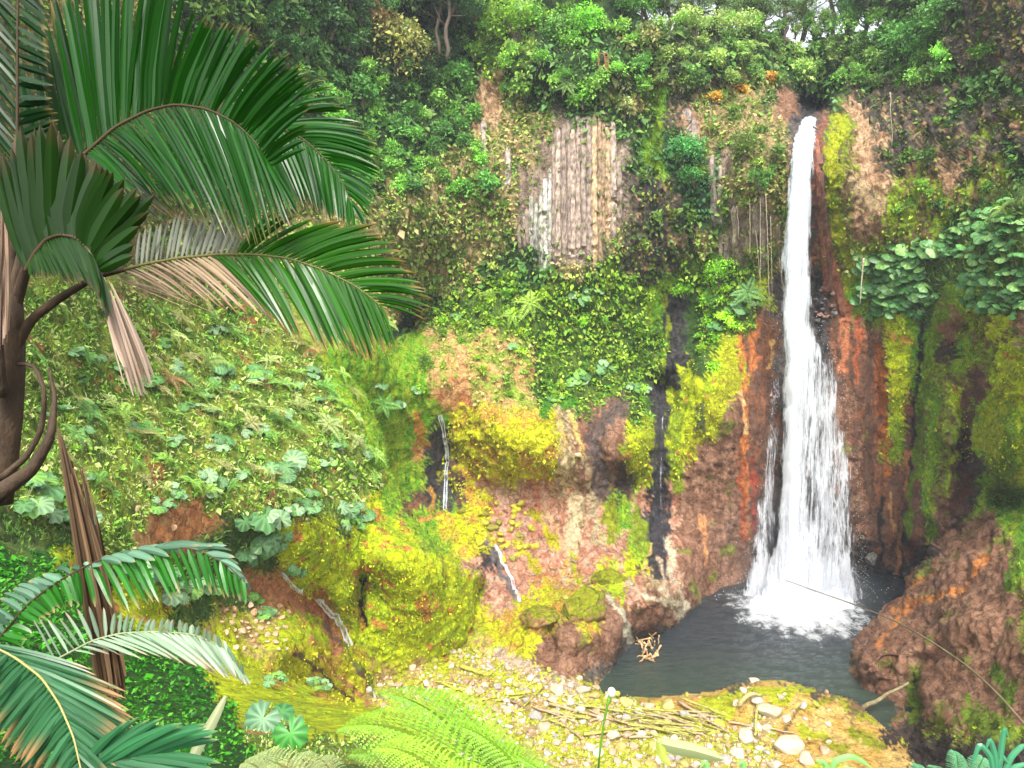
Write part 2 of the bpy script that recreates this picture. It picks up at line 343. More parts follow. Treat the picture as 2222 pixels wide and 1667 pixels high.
def ground_colour(x, y, p, z):
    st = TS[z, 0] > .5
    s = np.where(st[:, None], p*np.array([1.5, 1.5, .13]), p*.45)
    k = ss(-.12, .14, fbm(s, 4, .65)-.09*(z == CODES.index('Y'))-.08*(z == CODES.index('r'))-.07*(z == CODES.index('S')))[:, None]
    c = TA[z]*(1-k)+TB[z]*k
    wet = TS[z, 1].copy()
    w2 = fbm(p*.9+50, 3); w3 = fbm(p*.35+90, 3)
    iy = CODES.index('y'); w2 = np.where((y > 1380) & (x < 930), -1, w2)
    e = ((z == iy)*ss(.27, .33, w2+w3*.6))[:, None]; c = c*(1-e)+np.array([.60, .27, .06])*e
    e = ((z == CODES.index('n'))*ss(.28, .36, w3))[:, None]; c = c*(1-e)+np.array([.5, .22, .08])*e
    e = ((z == CODES.index('k'))*ss(.2, .35, w2))[:, None]; c = c*(1-e)+np.array([.5, .3, .16])*e
    e = ((z == CODES.index('a'))*ss(.06, .16, w3))[:, None]; c = c*(1-e)+np.array([.50, .54, .015])*e
    e = ((z == CODES.index('b'))*ss(.25, .4, w3))[:, None]; c = c*(1-e)+np.array([.2, .26, .02])*e*.8+c*e*.2
    jx = x+fbm(np.stack([x/30, y/40, 0*x], 1), 2)*16
    fine = gn(np.stack([x/9, y/25, 0*x+5], 1))
    for pts, w, cc, wt in STREAKS:
        xs = [a[0] for a in pts]; ys = [a[1] for a in pts]
        mk = (x > min(xs)-w-25) & (x < max(xs)+w+25) & (y > min(ys)-w-25) & (y < max(ys)+w+25)
        if not mk.any(): continue
        d = seg_dist(jx[mk], y[mk], pts)+fine[mk]*w*.5
        a = (1-ss(w*.35, w*.6, d))[:, None]
        c[mk] = c[mk]*(1-a)+np.array(cc)*a; wet[mk] = wet[mk]*(1-a[:, 0])+wt*a[:, 0]
    return c, wet
# ------------------------------------------------------------------ relief surfaces of the crater
def inpoly(x, y, poly):
    r = np.zeros(x.shape, bool); n = len(poly)
    for i in range(n):
        x0, y0 = poly[i]; x1, y1 = poly[(i+1) % n]
        if y0 == y1: continue
        c = ((y0 > y) != (y1 > y)) & (x < (x1-x0)*(y-y0)/(y1-y0)+x0); r ^= c
    return r
def blur(a, k):
    for ax in (0, 1):
        c = np.cumsum(np.pad(a, [(k+1, k) if i == ax else (0, 0) for i in (0, 1)], mode='edge'), axis=ax)
        n = a.shape[ax]
        a = (np.take(c, range(2*k+1, 2*k+1+n), axis=ax)-np.take(c, range(0, n), axis=ax))/(2*k+1)
    return a
class Surf:
    def __init__(s, name, poly, ctrl, step=4, edge=(0, 0), yfun=None, amp=1.0, label=None, bumps=(), hf=1.0, rk=1.0):
        s.poly = poly; xs = [p[0] for p in poly]; ys = [p[1] for p in poly]
        s.x0, s.y0, s.step = min(xs), min(ys), step
        gx = np.arange(min(xs), max(xs)+step, step); gy = np.arange(min(ys), max(ys)+step, step)
        X, Yp = np.meshgrid(gx, gy); s.nx, s.ny = len(gx), len(gy)
        x, y = X.ravel(), Yp.ravel()
        if yfun is not None: D = yfun(x, y)
        else:
            c = np.array(ctrl, float); q = c[:, :2]/100; cc = .5
            A = np.sqrt(((q[:, None]-q[None])**2).sum(-1)+cc); A[np.diag_indices(len(q))] += .0
            n = len(q); B = np.zeros((n+1, n+1)); B[:n, :n] = A; B[:n, n] = 1; B[n, :n] = 1
            wgt = np.linalg.solve(B, np.r_[c[:, 2], 0]); D = np.full(x.shape, wgt[n])
            for i in range(n): D += wgt[i]*np.sqrt((x/100-q[i, 0])**2+(y/100-q[i, 1])**2+cc)
        for bx, by, rx, ry, dd in bumps: D = D+dd*np.exp(-np.abs((x-bx)/rx)**3-np.abs((y-by)/ry)**3)
        if edge[0]:
            d = seg_dist(x, y, list(poly)+[poly[0]]); ins = inpoly(x, y, poly)
            d = np.where(ins, d, 0); t = 1-np.minimum(d/edge[0], 1)
            D = D+edge[1]*(1-np.sqrt(np.maximum(1-t*t, 0)))
        base = P(x, y, D).reshape(s.ny, s.nx, 3)
        N = norm(np.cross(np.gradient(base, axis=1), np.gradient(base, axis=0)))
        VD = base-np.array([0, 0, HC]); N = np.where((N*VD).sum(-1, keepdims=True) > 0, -N, N)
        for k in range(3): N[..., k] = blur(N[..., k], 4)
        N = norm(N)
        pf = base.reshape(-1, 3); z = zone(x+RS.randn(len(x))*5, y+RS.randn(len(x))*7); s.z = z.reshape(s.ny, s.nx)
        rel = blur(TS[z, 2].reshape(s.ny, s.nx), 4).ravel(); rid = blur(TS[z, 3].reshape(s.ny, s.nx), 3).ravel()
        sc = np.clip(D/80, .25, 1)
        h = rel*(1.4*fbm(pf*.12, 2)+1.0*fbm(pf*.42+7, 3)+.45*(1-2*np.abs(gn(pf*.8+3)))+hf*(.30*gn(pf*1.9+3)+.12*gn(pf*3.6)))*amp
        q = pf*np.array([1.0, 1.0, .10]); rg = 1-2*np.abs(gn(q*.9)); rg2 = 1-2*np.abs(gn(q*2.2+9))
        h = h+rk*rid*(.55*rg+.28*rg2)
        h = h*sc
        pos = pf+N.reshape(-1, 3)*h[:, None]
        s.pos = pos.reshape(s.ny, s.nx, 3)
        N = norm(np.cross(np.gradient(s.pos, axis=1), np.gradient(s.pos, axis=0))); s.N = np.where((N*VD).sum(-1, keepdims=True) > 0, -N, N)
        s.D = D.reshape(s.ny, s.nx)
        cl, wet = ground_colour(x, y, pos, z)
        ins = inpoly(x, y, poly).reshape(s.ny, s.nx); s.ins = ins
        quad = ins[:-1, :-1] & ins[1:, :-1] & ins[:-1, 1:] & ins[1:, 1:]
        idx = np.arange(s.nx*s.ny).reshape(s.ny, s.nx); jj, ii = np.nonzero(quad)
        fc = np.stack([idx[jj, ii], idx[jj+1, ii], idx[jj+1, ii+1], idx[jj, ii+1]], 1)
        e = np.concatenate([fc[:, [0, 1]], fc[:, [1, 2]], fc[:, [2, 3]], fc[:, [3, 0]]])
        key = np.sort(e, 1); kk = key[:, 0]*10**7+key[:, 1]; u, inv, cnt = np.unique(kk, return_inverse=True, return_counts=True)
        be = e[cnt[inv] == 1]
        used = np.unique(fc); rm = -np.ones(s.nx*s.ny, int); rm[used] = np.arange(len(used))
        v = pos[used]; fc = rm[fc]; be = rm[be]
        bv = np.unique(be); bm = -np.ones(len(used), int); bm[bv] = np.arange(len(bv))+len(used)
        sk = v[bv]+norm(v[bv]-np.array([0, 0, HC]))*np.minimum(8.0, .12*v[bv][:, 1:2])+np.array([0, 0, -.3])
        fs = np.stack([be[:, 1], be[:, 0], bm[be[:, 0]], bm[be[:, 1]]], 1)
        cfull = np.concatenate([cl, wet[:, None]], 1)[used]
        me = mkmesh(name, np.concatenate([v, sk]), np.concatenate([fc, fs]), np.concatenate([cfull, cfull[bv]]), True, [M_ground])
        s.o = tag(ob(name, me), kind='structure')
        if label: s.o['label'] = label
    def at(s, x, y):
        fx = np.clip((np.asarray(x, float)-s.x0)/s.step, 0, s.nx-1.001); fy = np.clip((np.asarray(y, float)-s.y0)/s.step, 0, s.ny-1.001)
        i = fx.astype(int); j = fy.astype(int); a = (fx-i)[..., None]; b = (fy-j)[..., None]
        f = lambda A: (A[j, i]*(1-a)+A[j, i+1]*a)*(1-b)+(A[j+1, i]*(1-a)+A[j+1, i+1]*a)*b
        return f(s.pos), norm(f(s.N)), s.z[j, i]
YZ = lambda y, z: float(Yz(float(y), z))
WALL = Surf('cliff', [(-200, -160), (1360, -160), (1380, 30), (1440, 66), (1700, 70), (1740, 100), (1800, 110), (1880, 90), (1920, 40), (1950, -160), (2460, -160), (2460, 1420), (1900, 1420), (1500, 1440), (1380, 1520), (1180, 1520), (700, 1500), (300, 1200), (-200, 1000)],
 [(1760, 255, 97), (1760, 700, 96), (1760, 1260, 95), (1600, 1290, 91), (1480, 1332, YZ(1332, .4)), (1372, 1392, YZ(1392, .3)), (1290, 1488, YZ(1488, .1)), (1262, 1450, YZ(1450, 1.6)), (1200, 1400, YZ(1400, 3.2)), (1300, 1400, YZ(1400, 2.6)), (1400, 1345, YZ(1345, 2.4)), (1440, 1300, YZ(1300, 4.2)), (1100, 1420, YZ(1420, 2)), (1190, 1480, YZ(1480, 1)), (1040, 1200, 83), (960, 1000, 91), (970, 1120, 88),
  (1200, 900, 91), (1250, 580, 94), (1250, 250, 97), (1000, 100, 104), (600, 50, 86), (300, 50, 60), (0, 50, 42), (-200, 50, 32), (850, 500, 92), (600, 500, 82), (300, 500, 60), (0, 500, 42), (885, 705, 99), (950, 760, 92), (840, 720, 88), (1430, 850, 97), (1550, 850, 91), (1500, 900, 91),
  (1430, 600, 97), (1600, 600, 95), (1900, 600, 92), (1900, 300, 93), (1900, 1200, 93), (1990, 1000, 92), (2100, 300, 84), (2222, 300, 77), (2222, 600, 73), (2050, 600, 84), (2460, 300, 60), (2460, 900, 60), (2222, 0, 80),
  (1500, 50, 102), (1765, 60, 112), (1765, 225, 104), (1200, 1250, 83), (1250, 1350, YZ(1350, 4.5)), (1400, 1200, 87), (1600, 1100, 91), (1400, 1460, YZ(1460, -4)), (1500, 1400, YZ(1400, -3)), (1600, 1400, YZ(1400, -4)), (1900, 1400, YZ(1400, -5)), (1900, 1290, 96), (1150, 960, 87), (1080, 900, 89), (1100, 1060, 90),
  (1300, 1180, 86), (900, 850, 86), (1400, 100, 99), (700, 1300, 85), (1270, 920, 91), (1340, 960, 89), (1350, 1060, 91), (2000, 750, 89), (2000, 1200, 92)],
 step=4, bumps=[(1766, 226, 32, 30, 14), (885, 706, 34, 36, 8), (1440, 832, 26, 26, 4), (1436, 1000, 16, 150, 1.2), (1130, 955, 95, 75, -3.2), (1350, 1035, 32, 28, 2.5), (1350, 930, 50, 60, -1.5), (1545, 850, 50, 90, -2), (966, 1020, 22, 90, 2),
  (1240, 1010, 40, 40, -1.5), (1480, 700, 70, 120, 2), (1405, 280, 26, 110, 2), (1570, 520, 30, 120, 1.5), (1060, 800, 40, 200, -1.2), (1260, 150, 120, 60, -3), (1560, 130, 140, 50, -3.5), (1120, 120, 90, 60, -3), (1640, 350, 40, 90, -1.5), (1820, 330, 26, 100, -1.5),
  (1240, 1350, 70, 60, -1.5), (1150, 1330, 50, 40, -1.2), (1395, 1330, 50, 50, -1.5), (1195, 1370, 16, 34, 2.5), (1330, 1375, 26, 60, -1.2), (1900, 900, 16, 200, 1.0), (1860, 900, 14, 200, -.6), (1500, 820, 60, 40, -1.5), (1950, 780, 30, 120, -1)])
SLOPE = Surf('hillside', [(-200, 560), (300, 600), (560, 640), (700, 730), (760, 800), (815, 900), (838, 960), (850, 1020), (880, 1090), (905, 1130), (960, 1195), (1000, 1225), (1035, 1225), (1052, 1250), (1035, 1300), (1040, 1350), (1025, 1405), (960, 1440), (880, 1490), (830, 1525), (760, 1560), (400, 1560), (-200, 1500)],
 [(830, 950, 74), (700, 750, 78), (500, 700, 70), (300, 650, 56), (100, 650, 43), (-200, 650, 30), (830, 1030, 72), (600, 900, 62), (400, 900, 52), (200, 900, 43), (0, 900, 33), (600, 1100, 52), (400, 1100, 45), (200, 1100, 37), (0, 1100, 30),
  (900, 1150, 72), (1000, 1250, 74), (1030, 1390, 74.5), (850, 1470, 67.5), (760, 1300, 63), (650, 1250, 57), (700, 1150, 58), (700, 1320, 62), (560, 1270, 54), (800, 1350, 67), (820, 1490, 66.5), (640, 1370, 55), (680, 1420, 56), (740, 1450, 61), (500, 1400, 46), (300, 1300, 38), (0, 1400, 26),
  (950, 1330, 71), (870, 1250, 67.5), (900, 1400, 69), (783, 1290, 66)],
 step=3, edge=(26, 4), amp=1.0, rk=.3, bumps=[(785, 1300, 9, 70, 2.0), (905, 1290, 110, 120, -4.5), (860, 1180, 70, 60, -2), (735, 1370, 30, 50, 1.5), (690, 1330, 40, 40, .8), (640, 1390, 60, 50, -2), (700, 1180, 50, 60, -1)])
FLOOR = Surf('rubble_bar', [(1030, 1385), (1100, 1395), (1200, 1440), (1290, 1485), (1320, 1508), (1400, 1512), (1500, 1503), (1560, 1496), (1600, 1478), (1700, 1474), (1760, 1490), (1850, 1515), (1900, 1560), (1955, 1610), (1990, 1650), (2000, 1760), (760, 1760), (740, 1540), (800, 1490), (880, 1440), (980, 1400)],
 None, yfun=lambda x, y: Yz(y, 1.2+1.6*np.exp(-((x-1700)/160)**2-((y-1500)/60)**2)+.9*ss(1500, 1700, y)+.6*np.exp(-((x-1180)/90)**2-((y-1450)/40)**2)), step=4, edge=(22, 2.5), amp=.35)
BOULD = Surf('right_rock_spur', [(1826, 1440), (1850, 1395), (1900, 1345), (1925, 1310), (1960, 1290), (2000, 1230), (2060, 1165), (2110, 1130), (2222, 1105), (2400, 1080), (2400, 1750), (1950, 1750), (1930, 1640), (1900, 1590), (1860, 1535), (1850, 1500), (1830, 1480)],
 [(1840, 1440, 72), (1920, 1340, 76), (1960, 1300, 77), (2100, 1150, 74), (2222, 1110, 68), (2050, 1300, 67), (2222, 1400, 52), (2000, 1500, 62), (1950, 1560, 61.5), (2222, 1600, 46), (2100, 1600, 50), (2400, 1400, 42), (1870, 1470, 67), (1900, 1420, 66), (1990, 1600, 58), (1940, 1500, 65), (2040, 1440, 62), (1985, 1660, 55), (1890, 1530, 65.8), (2010, 1740, 53), (2100, 1680, 48), (1950, 1700, 53)],
 step=3, edge=(30, 4), amp=1.7, hf=.6, rk=0, bumps=[(1990, 1510, 20, 50, 2.2), (1930, 1445, 20, 20, 2), (2100, 1350, 60, 50, -2), (1880, 1450, 16, 22, -1.5), (2050, 1530, 50, 40, -2), (2000, 1395, 40, 30, -1.5)])
RWALL = Surf('right_mossy_wall', [(2080, 560), (2045, 660), (2008, 760), (1996, 900), (1985, 1000), (1970, 1100), (1966, 1165), (1990, 1200), (2040, 1215), (2080, 1180), (2150, 1185), (2222, 1180), (2400, 1150), (2400, 300), (2222, 400), (2150, 470)],
 [(2000, 1000, 86), (1975, 1170, 85), (2100, 1100, 78), (2222, 1000, 69), (2222, 600, 66), (2060, 700, 81), (2400, 700, 55), (2100, 1180, 79), (2150, 900, 72), (2090, 820, 80), (2130, 850, 73), (2060, 950, 79), (2180, 1100, 75), (2222, 1120, 73), (2200, 450, 68), (2050, 1180, 84)],
 step=4, edge=(30, 4), amp=1.6, hf=.7, bumps=[(2190, 960, 40, 60, -4), (2100, 980, 24, 110, 2.5), (2060, 900, 20, 160, -1.5), (2190, 1080, 40, 22, 4)])
LEDGE = Surf('near_ledge', [(-200, 1120), (0, 1170), (130, 1195), (240, 1290), (340, 1355), (460, 1405), (560, 1452), (650, 1482), (740, 1520), (840, 1540), (900, 1556), (960, 1600), (1010, 1650), (1040, 1760), (-200, 1760)],
 [(0, 1200, 26), (300, 1350, 30), (500, 1450, 31), (600, 1490, 31), (700, 1520, 31), (850, 1550, 30), (0, 1667, 11), (400, 1667, 13), (700, 1667, 14.5), (900, 1667, 17), (400, 1500, 24), (600, 1560, 23.5), (-200, 1200, 18), (150, 1400, 20), (960, 1620, 20), (700, 1570, 24), (800, 1580, 24.5), (600, 1620, 18), (800, 1630, 19), (1000, 1720, 15), (200, 1540, 17)],
 step=4, edge=(24, 2), amp=.5)
SURFS = [WALL, SLOPE, FLOOR, BOULD, RWALL, LEDGE]
def pick(x, y):
    """nearest surface seen at a photo pixel"""
    for s in (LEDGE, BOULD, FLOOR, SLOPE, RWALL, WALL):
        if inpoly(np.array([x]), np.array([y]), s.poly)[0]: return s
    return WALL
# basin floor and plateau so the place closes under and behind the cliffs
# ------------------------------------------------------------------ pool
def water_mat():
    m, n, b = newmat('pool_water')
    tc = nd(n, 'ShaderNodeTexCoord'); sp_ = nd(n, 'ShaderNodeSeparateXYZ'); n.links.new(tc.outputs['Object'], sp_.inputs[0])
    def mth(op, a, c=None):
        q = nd(n, 'ShaderNodeMath', operation=op)
        for i, v_ in enumerate((a, c)):
            if v_ is None: continue
            if isinstance(v_, (int, float)): q.inputs[i].default_value = v_
            else: n.links.new(v_, q.inputs[i])
        return q.outputs[0]
    fx = mth('DIVIDE', mth('SUBTRACT', sp_.outputs[0], FX0), 7.4); fy = mth('DIVIDE', mth('SUBTRACT', sp_.outputs[1], FY0), 7.0)
    r = mth('SQRT', mth('ADD', mth('MULTIPLY', fx, fx), mth('MULTIPLY', fy, fy)))
    nz = noise(n, .55, 8, sx=(1, .8, 1), rough=.75)
    k = mth('ADD', r, mth('MULTIPLY', mth('SUBTRACT', nz, .5), 2.6))
    foam = ramp(n, k, (.35, 1.0), (1.35, 0.0))
    spk = ramp(n, noise(n, 3.0, 6, sx=(.8, 2.2, 1), rough=.8), (.64, 0.0), (.74, .45))
    fm = mth('MAXIMUM', foam, spk)
    grn = noise(n, .08, 3)
    deep = ramp(n, sp_.outputs[1], (0, (.02, .03, .03)), (1, (.02, .03, .03)))
    mr = nd(n, 'ShaderNodeMapRange'); mr.inputs[1].default_value = 66; mr.inputs[2].default_value = 76
    n.links.new(sp_.outputs[1], mr.inputs[0])
    wc = mixrgb(n, 'MIX', mr.outputs[0], (.026, .05, .032), (.022, .030, .036))
    c = mixrgb(n, 'MIX', fm, wc, (.85, .87, .9)); n.links.new(c, b.inputs['Base Color'])
    rr = nd(n, 'ShaderNodeMapRange'); rr.inputs[3].default_value = .12; rr.inputs[4].default_value = .8
    n.links.new(fm, rr.inputs[0]); n.links.new(rr.outputs[0], b.inputs['Roughness'])
    bp = nd(n, 'ShaderNodeBump'); bp.inputs['Strength'].default_value = .9; bp.inputs['Distance'].default_value = .5
    n.links.new(noise(n, 1.1, 8, sx=(.8, 1.9, 1), rough=.7), bp.inputs['Height']); n.links.new(bp.outputs[0], b.inputs['Normal'])
    return m
fb = P(1745, 1330, Yz(1330., 0.)); FX0, FY0 = float(fb[0])-.5, float(fb[1])+.5
gx, gy = np.meshgrid(np.linspace(0, 55, 140), np.linspace(45, 108, 150))
pz = np.stack([gx.ravel(), gy.ravel(), 0*gx.ravel()], 1); rr_ = np.hypot(pz[:, 0]-FX0, pz[:, 1]-FY0)
pz[:, 2] = .16*fbm(pz*.7, 3)*np.clip(1.6-rr_/25, .4, 1.6)+.35*np.exp(-(rr_/5)**2)*(1+fbm(pz*.8+4, 3))
ii = np.arange(140*150).reshape(150, 140)
fq = np.stack([ii[:-1, :-1].ravel(), ii[:-1, 1:].ravel(), ii[1:, 1:].ravel(), ii[1:, :-1].ravel()], 1)
pool = ob('pool', mkmesh('pool', pz, fq, smooth=True, mats=[water_mat()])); tag(pool, kind='structure')
# ------------------------------------------------------------------ waterfall
def fall_mat():
    m, n, b = newmat('falling_water')
    a = attr(n)
    nz = noise(n, 1.0, 9, sx=(3.2, 1.6, .17), rough=.78); nz2 = noise(n, .7, 7, sx=(1, 1, .3), rough=.7)
    ad = nd(n, 'ShaderNodeMath', operation='ADD'); n.links.new(nz, ad.inputs[0]); n.links.new(a.outputs['Alpha'], ad.inputs[1])
    ad2 = nd(n, 'ShaderNodeMath', operation='MULTIPLY_ADD'); n.links.new(nz2, ad2.inputs[0]); ad2.inputs[1].default_value = .7; n.links.new(ad.outputs[0], ad2.inputs[2])
    al = ramp(n, ad2.outputs[0], (.82, 0.0), (1.10, 1.0))
    b.inputs['Base Color'].default_value = (.80, .84, .90, 1); b.inputs['Roughness'].default_value = .9
    t = nd(n, 'ShaderNodeBsdfTranslucent'); t.inputs[0].default_value = (.80, .84, .92, 1)
    ms = nd(n, 'ShaderNodeMixShader'); ms.inputs[0].default_value = .45
    n.links.new(b.outputs[0], ms.inputs[1]); n.links.new(t.outputs[0], ms.inputs[2])
    tr = nd(n, 'ShaderNodeBsdfTransparent'); m2 = nd(n, 'ShaderNodeMixShader')
    n.links.new(al, m2.inputs[0]); n.links.new(tr.outputs[0], m2.inputs[1]); n.links.new(ms.outputs[0], m2.inputs[2])
    n.links.new(m2.outputs[0], n.nodes['Material Output'].inputs[0]); return m
M_fall = fall_mat()
def fall_sheet(prof, ytop, ybot, Yt, Yb, bulge, dens, seed, nx=40, ny=160, edgefade=.5):
    """prof: (y, left, right, density)"""
    pr = np.array(prof, float); y = np.linspace(ytop, ybot, ny)
    L = np.interp(y, pr[:, 0], pr[:, 1]); R = np.interp(y, pr[:, 0], pr[:, 2]); dn = np.interp(y, pr[:, 0], pr[:, 3])
    L = L+4*gn(np.stack([y/45, 0*y+seed, 0*y], 1))+2*gn(np.stack([y/12, 0*y+seed, 0*y], 1)); R = R+4*gn(np.stack([y/45, 0*y+seed+5, 0*y], 1))+2*gn(np.stack([y/12, 0*y+seed+7, 0*y], 1))
    s = np.linspace(0, 1, nx); Xp = L[:, None]*(1-s)+R[:, None]*s; Yp = np.tile(y[:, None], (1, nx))
    wl = np.array([WALL.at(np.linspace(a, b, 7), np.full(7, c))[0][:, 1].min() for a, b, c in zip(L, R, y)])-.9
    for _ in range(6): wl = np.minimum(wl, np.convolve(np.pad(wl, 3, mode='edge'), np.ones(7)/7, 'valid'))
    D = np.minimum(Yt+(Yb-Yt)*((Yp-ytop)/(ybot-ytop))**1.2, np.minimum.accumulate(wl)[:, None]); D = D-bulge*np.sin(s*math.pi)[None]*(.4+.6*(Yp-ytop)/(ybot-ytop))
    p = P(Xp.ravel(), Yp.ravel(), D.ravel()); q = p*np.array([1.3, 1.3, .2])+seed
    p = p+np.stack([.12*gn(q), .28*gn(q+9), 0*q[:, 0]], 1)
    al = (dn[:, None]+dens-edgefade*(np.abs(s-.5)*2)[None]**3).ravel()
    ii = np.arange(nx*ny).reshape(ny, nx)
    f = np.stack([ii[:-1, :-1].ravel(), ii[1:, :-1].ravel(), ii[1:, 1:].ravel(), ii[:-1, 1:].ravel()], 1)
    return p, f, np.concatenate([np.ones((len(p), 3)), al[:, None]], 1)
wf = tag(empty('waterfall', P(1745, 1330, 86)), 'tall white waterfall plunging from the dark notch into the pool', 'waterfall')
PRO = [(246, 1742, 1774, -.5), (256, 1738, 1776, .2), (300, 1718, 1774, .3), (400, 1706, 1766, .25), (500, 1697, 1768, .22), (600, 1691, 1766, .2), (700, 1688, 1773, .2), (750, 1688, 1790, .2), (800, 1686, 1815, .1), (900, 1683, 1838, .10), (1000, 1675, 1853, .06), (1100, 1660, 1864, .06), (1200, 1640, 1872, .10), (1270, 1626, 1876, .2), (1350, 1626, 1868, .6)]
CORE = [(246, 1742, 1772, -.5), (260, 1738, 1773, .3), (400, 1712, 1758, .3), (600, 1697, 1757, .27), (800, 1695, 1768, .27), (1000, 1692, 1752, .28), (1150, 1684, 1760, .3), (1230, 1668, 1800, .6), (1350, 1640, 1850, 1.2)]
VEIL = [(800, 1775, 1818, .05), (1000, 1765, 1858, .08), (1200, 1745, 1878, .08), (1300, 1735, 1880, .3)]
LV = [(800, 1672, 1700, .0), (1000, 1652, 1695, .04), (1200, 1622, 1690, .1), (1330, 1598, 1695, .35)]
root = np.array(wf.location)
FOAM = [(1255, 1655, 1860, .1), (1300, 1620, 1866, .55), (1345, 1610, 1850, .9), (1372, 1660, 1810, .9)]
for nm, pro, yt, yb, Ya, Yb_, bl, dn, sd_ in (('core_sheet', CORE, 246, 1345, 95.5, 85.5, 2.2, 0, 3), ('outer_sheet', PRO, 246, 1340, 96, 87, 2.4, 0, 20), ('back_veil', PRO, 248, 1330, 96.5, 89, .6, -.08, 40),
        ('right_veil', VEIL, 780, 1325, 91, 86.5, .8, .0, 61), ('left_veil', LV, 820, 1330, 92, 87, .5, .0, 77), ('foam_apron', FOAM, 1255, 1372, 86, 81.5, 1.5, -.2, 91)):
    p, f, c = fall_sheet(pro, yt, yb, Ya, Yb_, bl, dn, sd_)
    ob(nm, mkmesh(nm, p-root, f, c, True, [M_fall]), wf)
M_spray = simple('spray_drops', (.9, .92, .95), rough=.6, amp=.05)
# spray drops and foam lumps round the foot
def drops():
    n = 6500; t = .25+.75*RS.rand(n)
    y = np.where(t < .45, 1300-RS.rand(n)**1.6*620, 1290+RS.randn(n)*34)
    L = np.interp(y, [250, 700, 1000, 1250, 1330], [1722, 1690, 1672, 1625, 1600]); R = np.interp(y, [250, 700, 800, 1000, 1330], [1772, 1775, 1818, 1856, 1880])
    x = np.where(RS.rand(n) < .5, L+RS.randn(n)*9, R+RS.randn(n)*7); x = np.where(t >= .45, 1740+RS.randn(n)*75, x)
    p = P(x, y, 87+RS.rand(n)*4-(t >= .45)*2.5); p = p[p[:, 2] > 0]; n = len(p)
    r = (.008+RS.rand(n)**3*.03)[:, None]
    oc = np.array([[1, 0, 0], [-1, 0, 0], [0, 1, 0], [0, -1, 0], [0, 0, 1.8], [0, 0, -1.8]], float)
    v = (p[:, None]+oc[None]*r[:, None]).reshape(-1, 3)
    tf = np.array([[0, 2, 4], [2, 1, 4], [1, 3, 4], [3, 0, 4], [2, 0, 5], [1, 2, 5], [3, 1, 5], [0, 3, 5]])
    f = (tf[None]+np.arange(n)[:, None, None]*6).reshape(-1, 3)
    tag(ob('water_spray', mkmesh('water_spray', v, f, mats=[M_spray])), 'fine white drops flung off the edges and foot of the waterfall', 'spray', kind='stuff')
drops()
def mist(name, c, r, dens, label):
    m = bpy.data.materials.new(name); m.use_nodes = True; n = m.node_tree; n.nodes.remove(n.nodes['Principled BSDF'])
    pv = nd(n, 'ShaderNodeVolumePrincipled'); pv.inputs['Color'].default_value = (.95, .97, 1, 1); pv.inputs['Anisotropy'].default_value = .2
    tc = nd(n, 'ShaderNodeTexCoord'); ln = nd(n, 'ShaderNodeVectorMath', operation='LENGTH'); n.links.new(tc.outputs['Object'], ln.inputs[0])
    k = ramp(n, ln.outputs['Value'], (0.0, 1.0), (.45, .35), (.98, 0.0))
    nz = ramp(n, noise(n, 1.8, 4), (.38, .15), (.68, 1.6))
    q = mixrgb(n, 'MULTIPLY', 1.0, k, nz)
    mm = nd(n, 'ShaderNodeMath', operation='MULTIPLY'); n.links.new(q, mm.inputs[0]); mm.inputs[1].default_value = dens
    n.links.new(mm.outputs[0], pv.inputs['Density']); n.links.new(pv.outputs[0], n.nodes['Material Output'].inputs[1])
    bm_v, bm_f = ico(2)
    o = ob(name, mkmesh(name, bm_v, bm_f, mats=[m]), loc=c); o.scale = r
    tag(o, label, 'mist', kind='stuff'); return o
def ico(sub):
    import bmesh
    b = bmesh.new(); bmesh.ops.create_icosphere(b, subdivisions=sub+1, radius=1)
    v = np.array([x.co[:] for x in b.verts]); f = np.array([[q.index for q in t.verts] for t in b.faces]); b.free(); return v, f
mist('mist', P(1735, 1290, 85), (10, 6, 7), .10, 'white mist billowing where the waterfall strikes the pool')
mist('mist', P(1680, 1150, 88), (8, 4, 10), .07, 'thin grey mist drifting along the cliff beside the lower waterfall')
hz = [(-70, 82), (-3, 135), (-3, 84)]
hv = np.array([[hz[0][a], hz[1][b], hz[2][c]] for a in (0, 1) for b in (0, 1) for c in (0, 1)], float)
hm = bpy.data.materials.new('haze_air'); hm.use_nodes = True; hn = hm.node_tree; hn.nodes.remove(hn.nodes['Principled BSDF'])
hp = nd(hn, 'ShaderNodeVolumePrincipled'); hp.inputs['Density'].default_value = .00035; hp.inputs['Color'].default_value = (.86, .93, 1, 1); hn.links.new(hp.outputs[0], hn.nodes['Material Output'].inputs[1])
tag(ob('haze', mkmesh('haze', hv, [(0, 1, 3, 2), (4, 6, 7, 5), (0, 4, 5, 1), (2, 3, 7, 6), (0, 2, 6, 4), (1, 5, 7, 3)], mats=[hm])), kind='stuff')
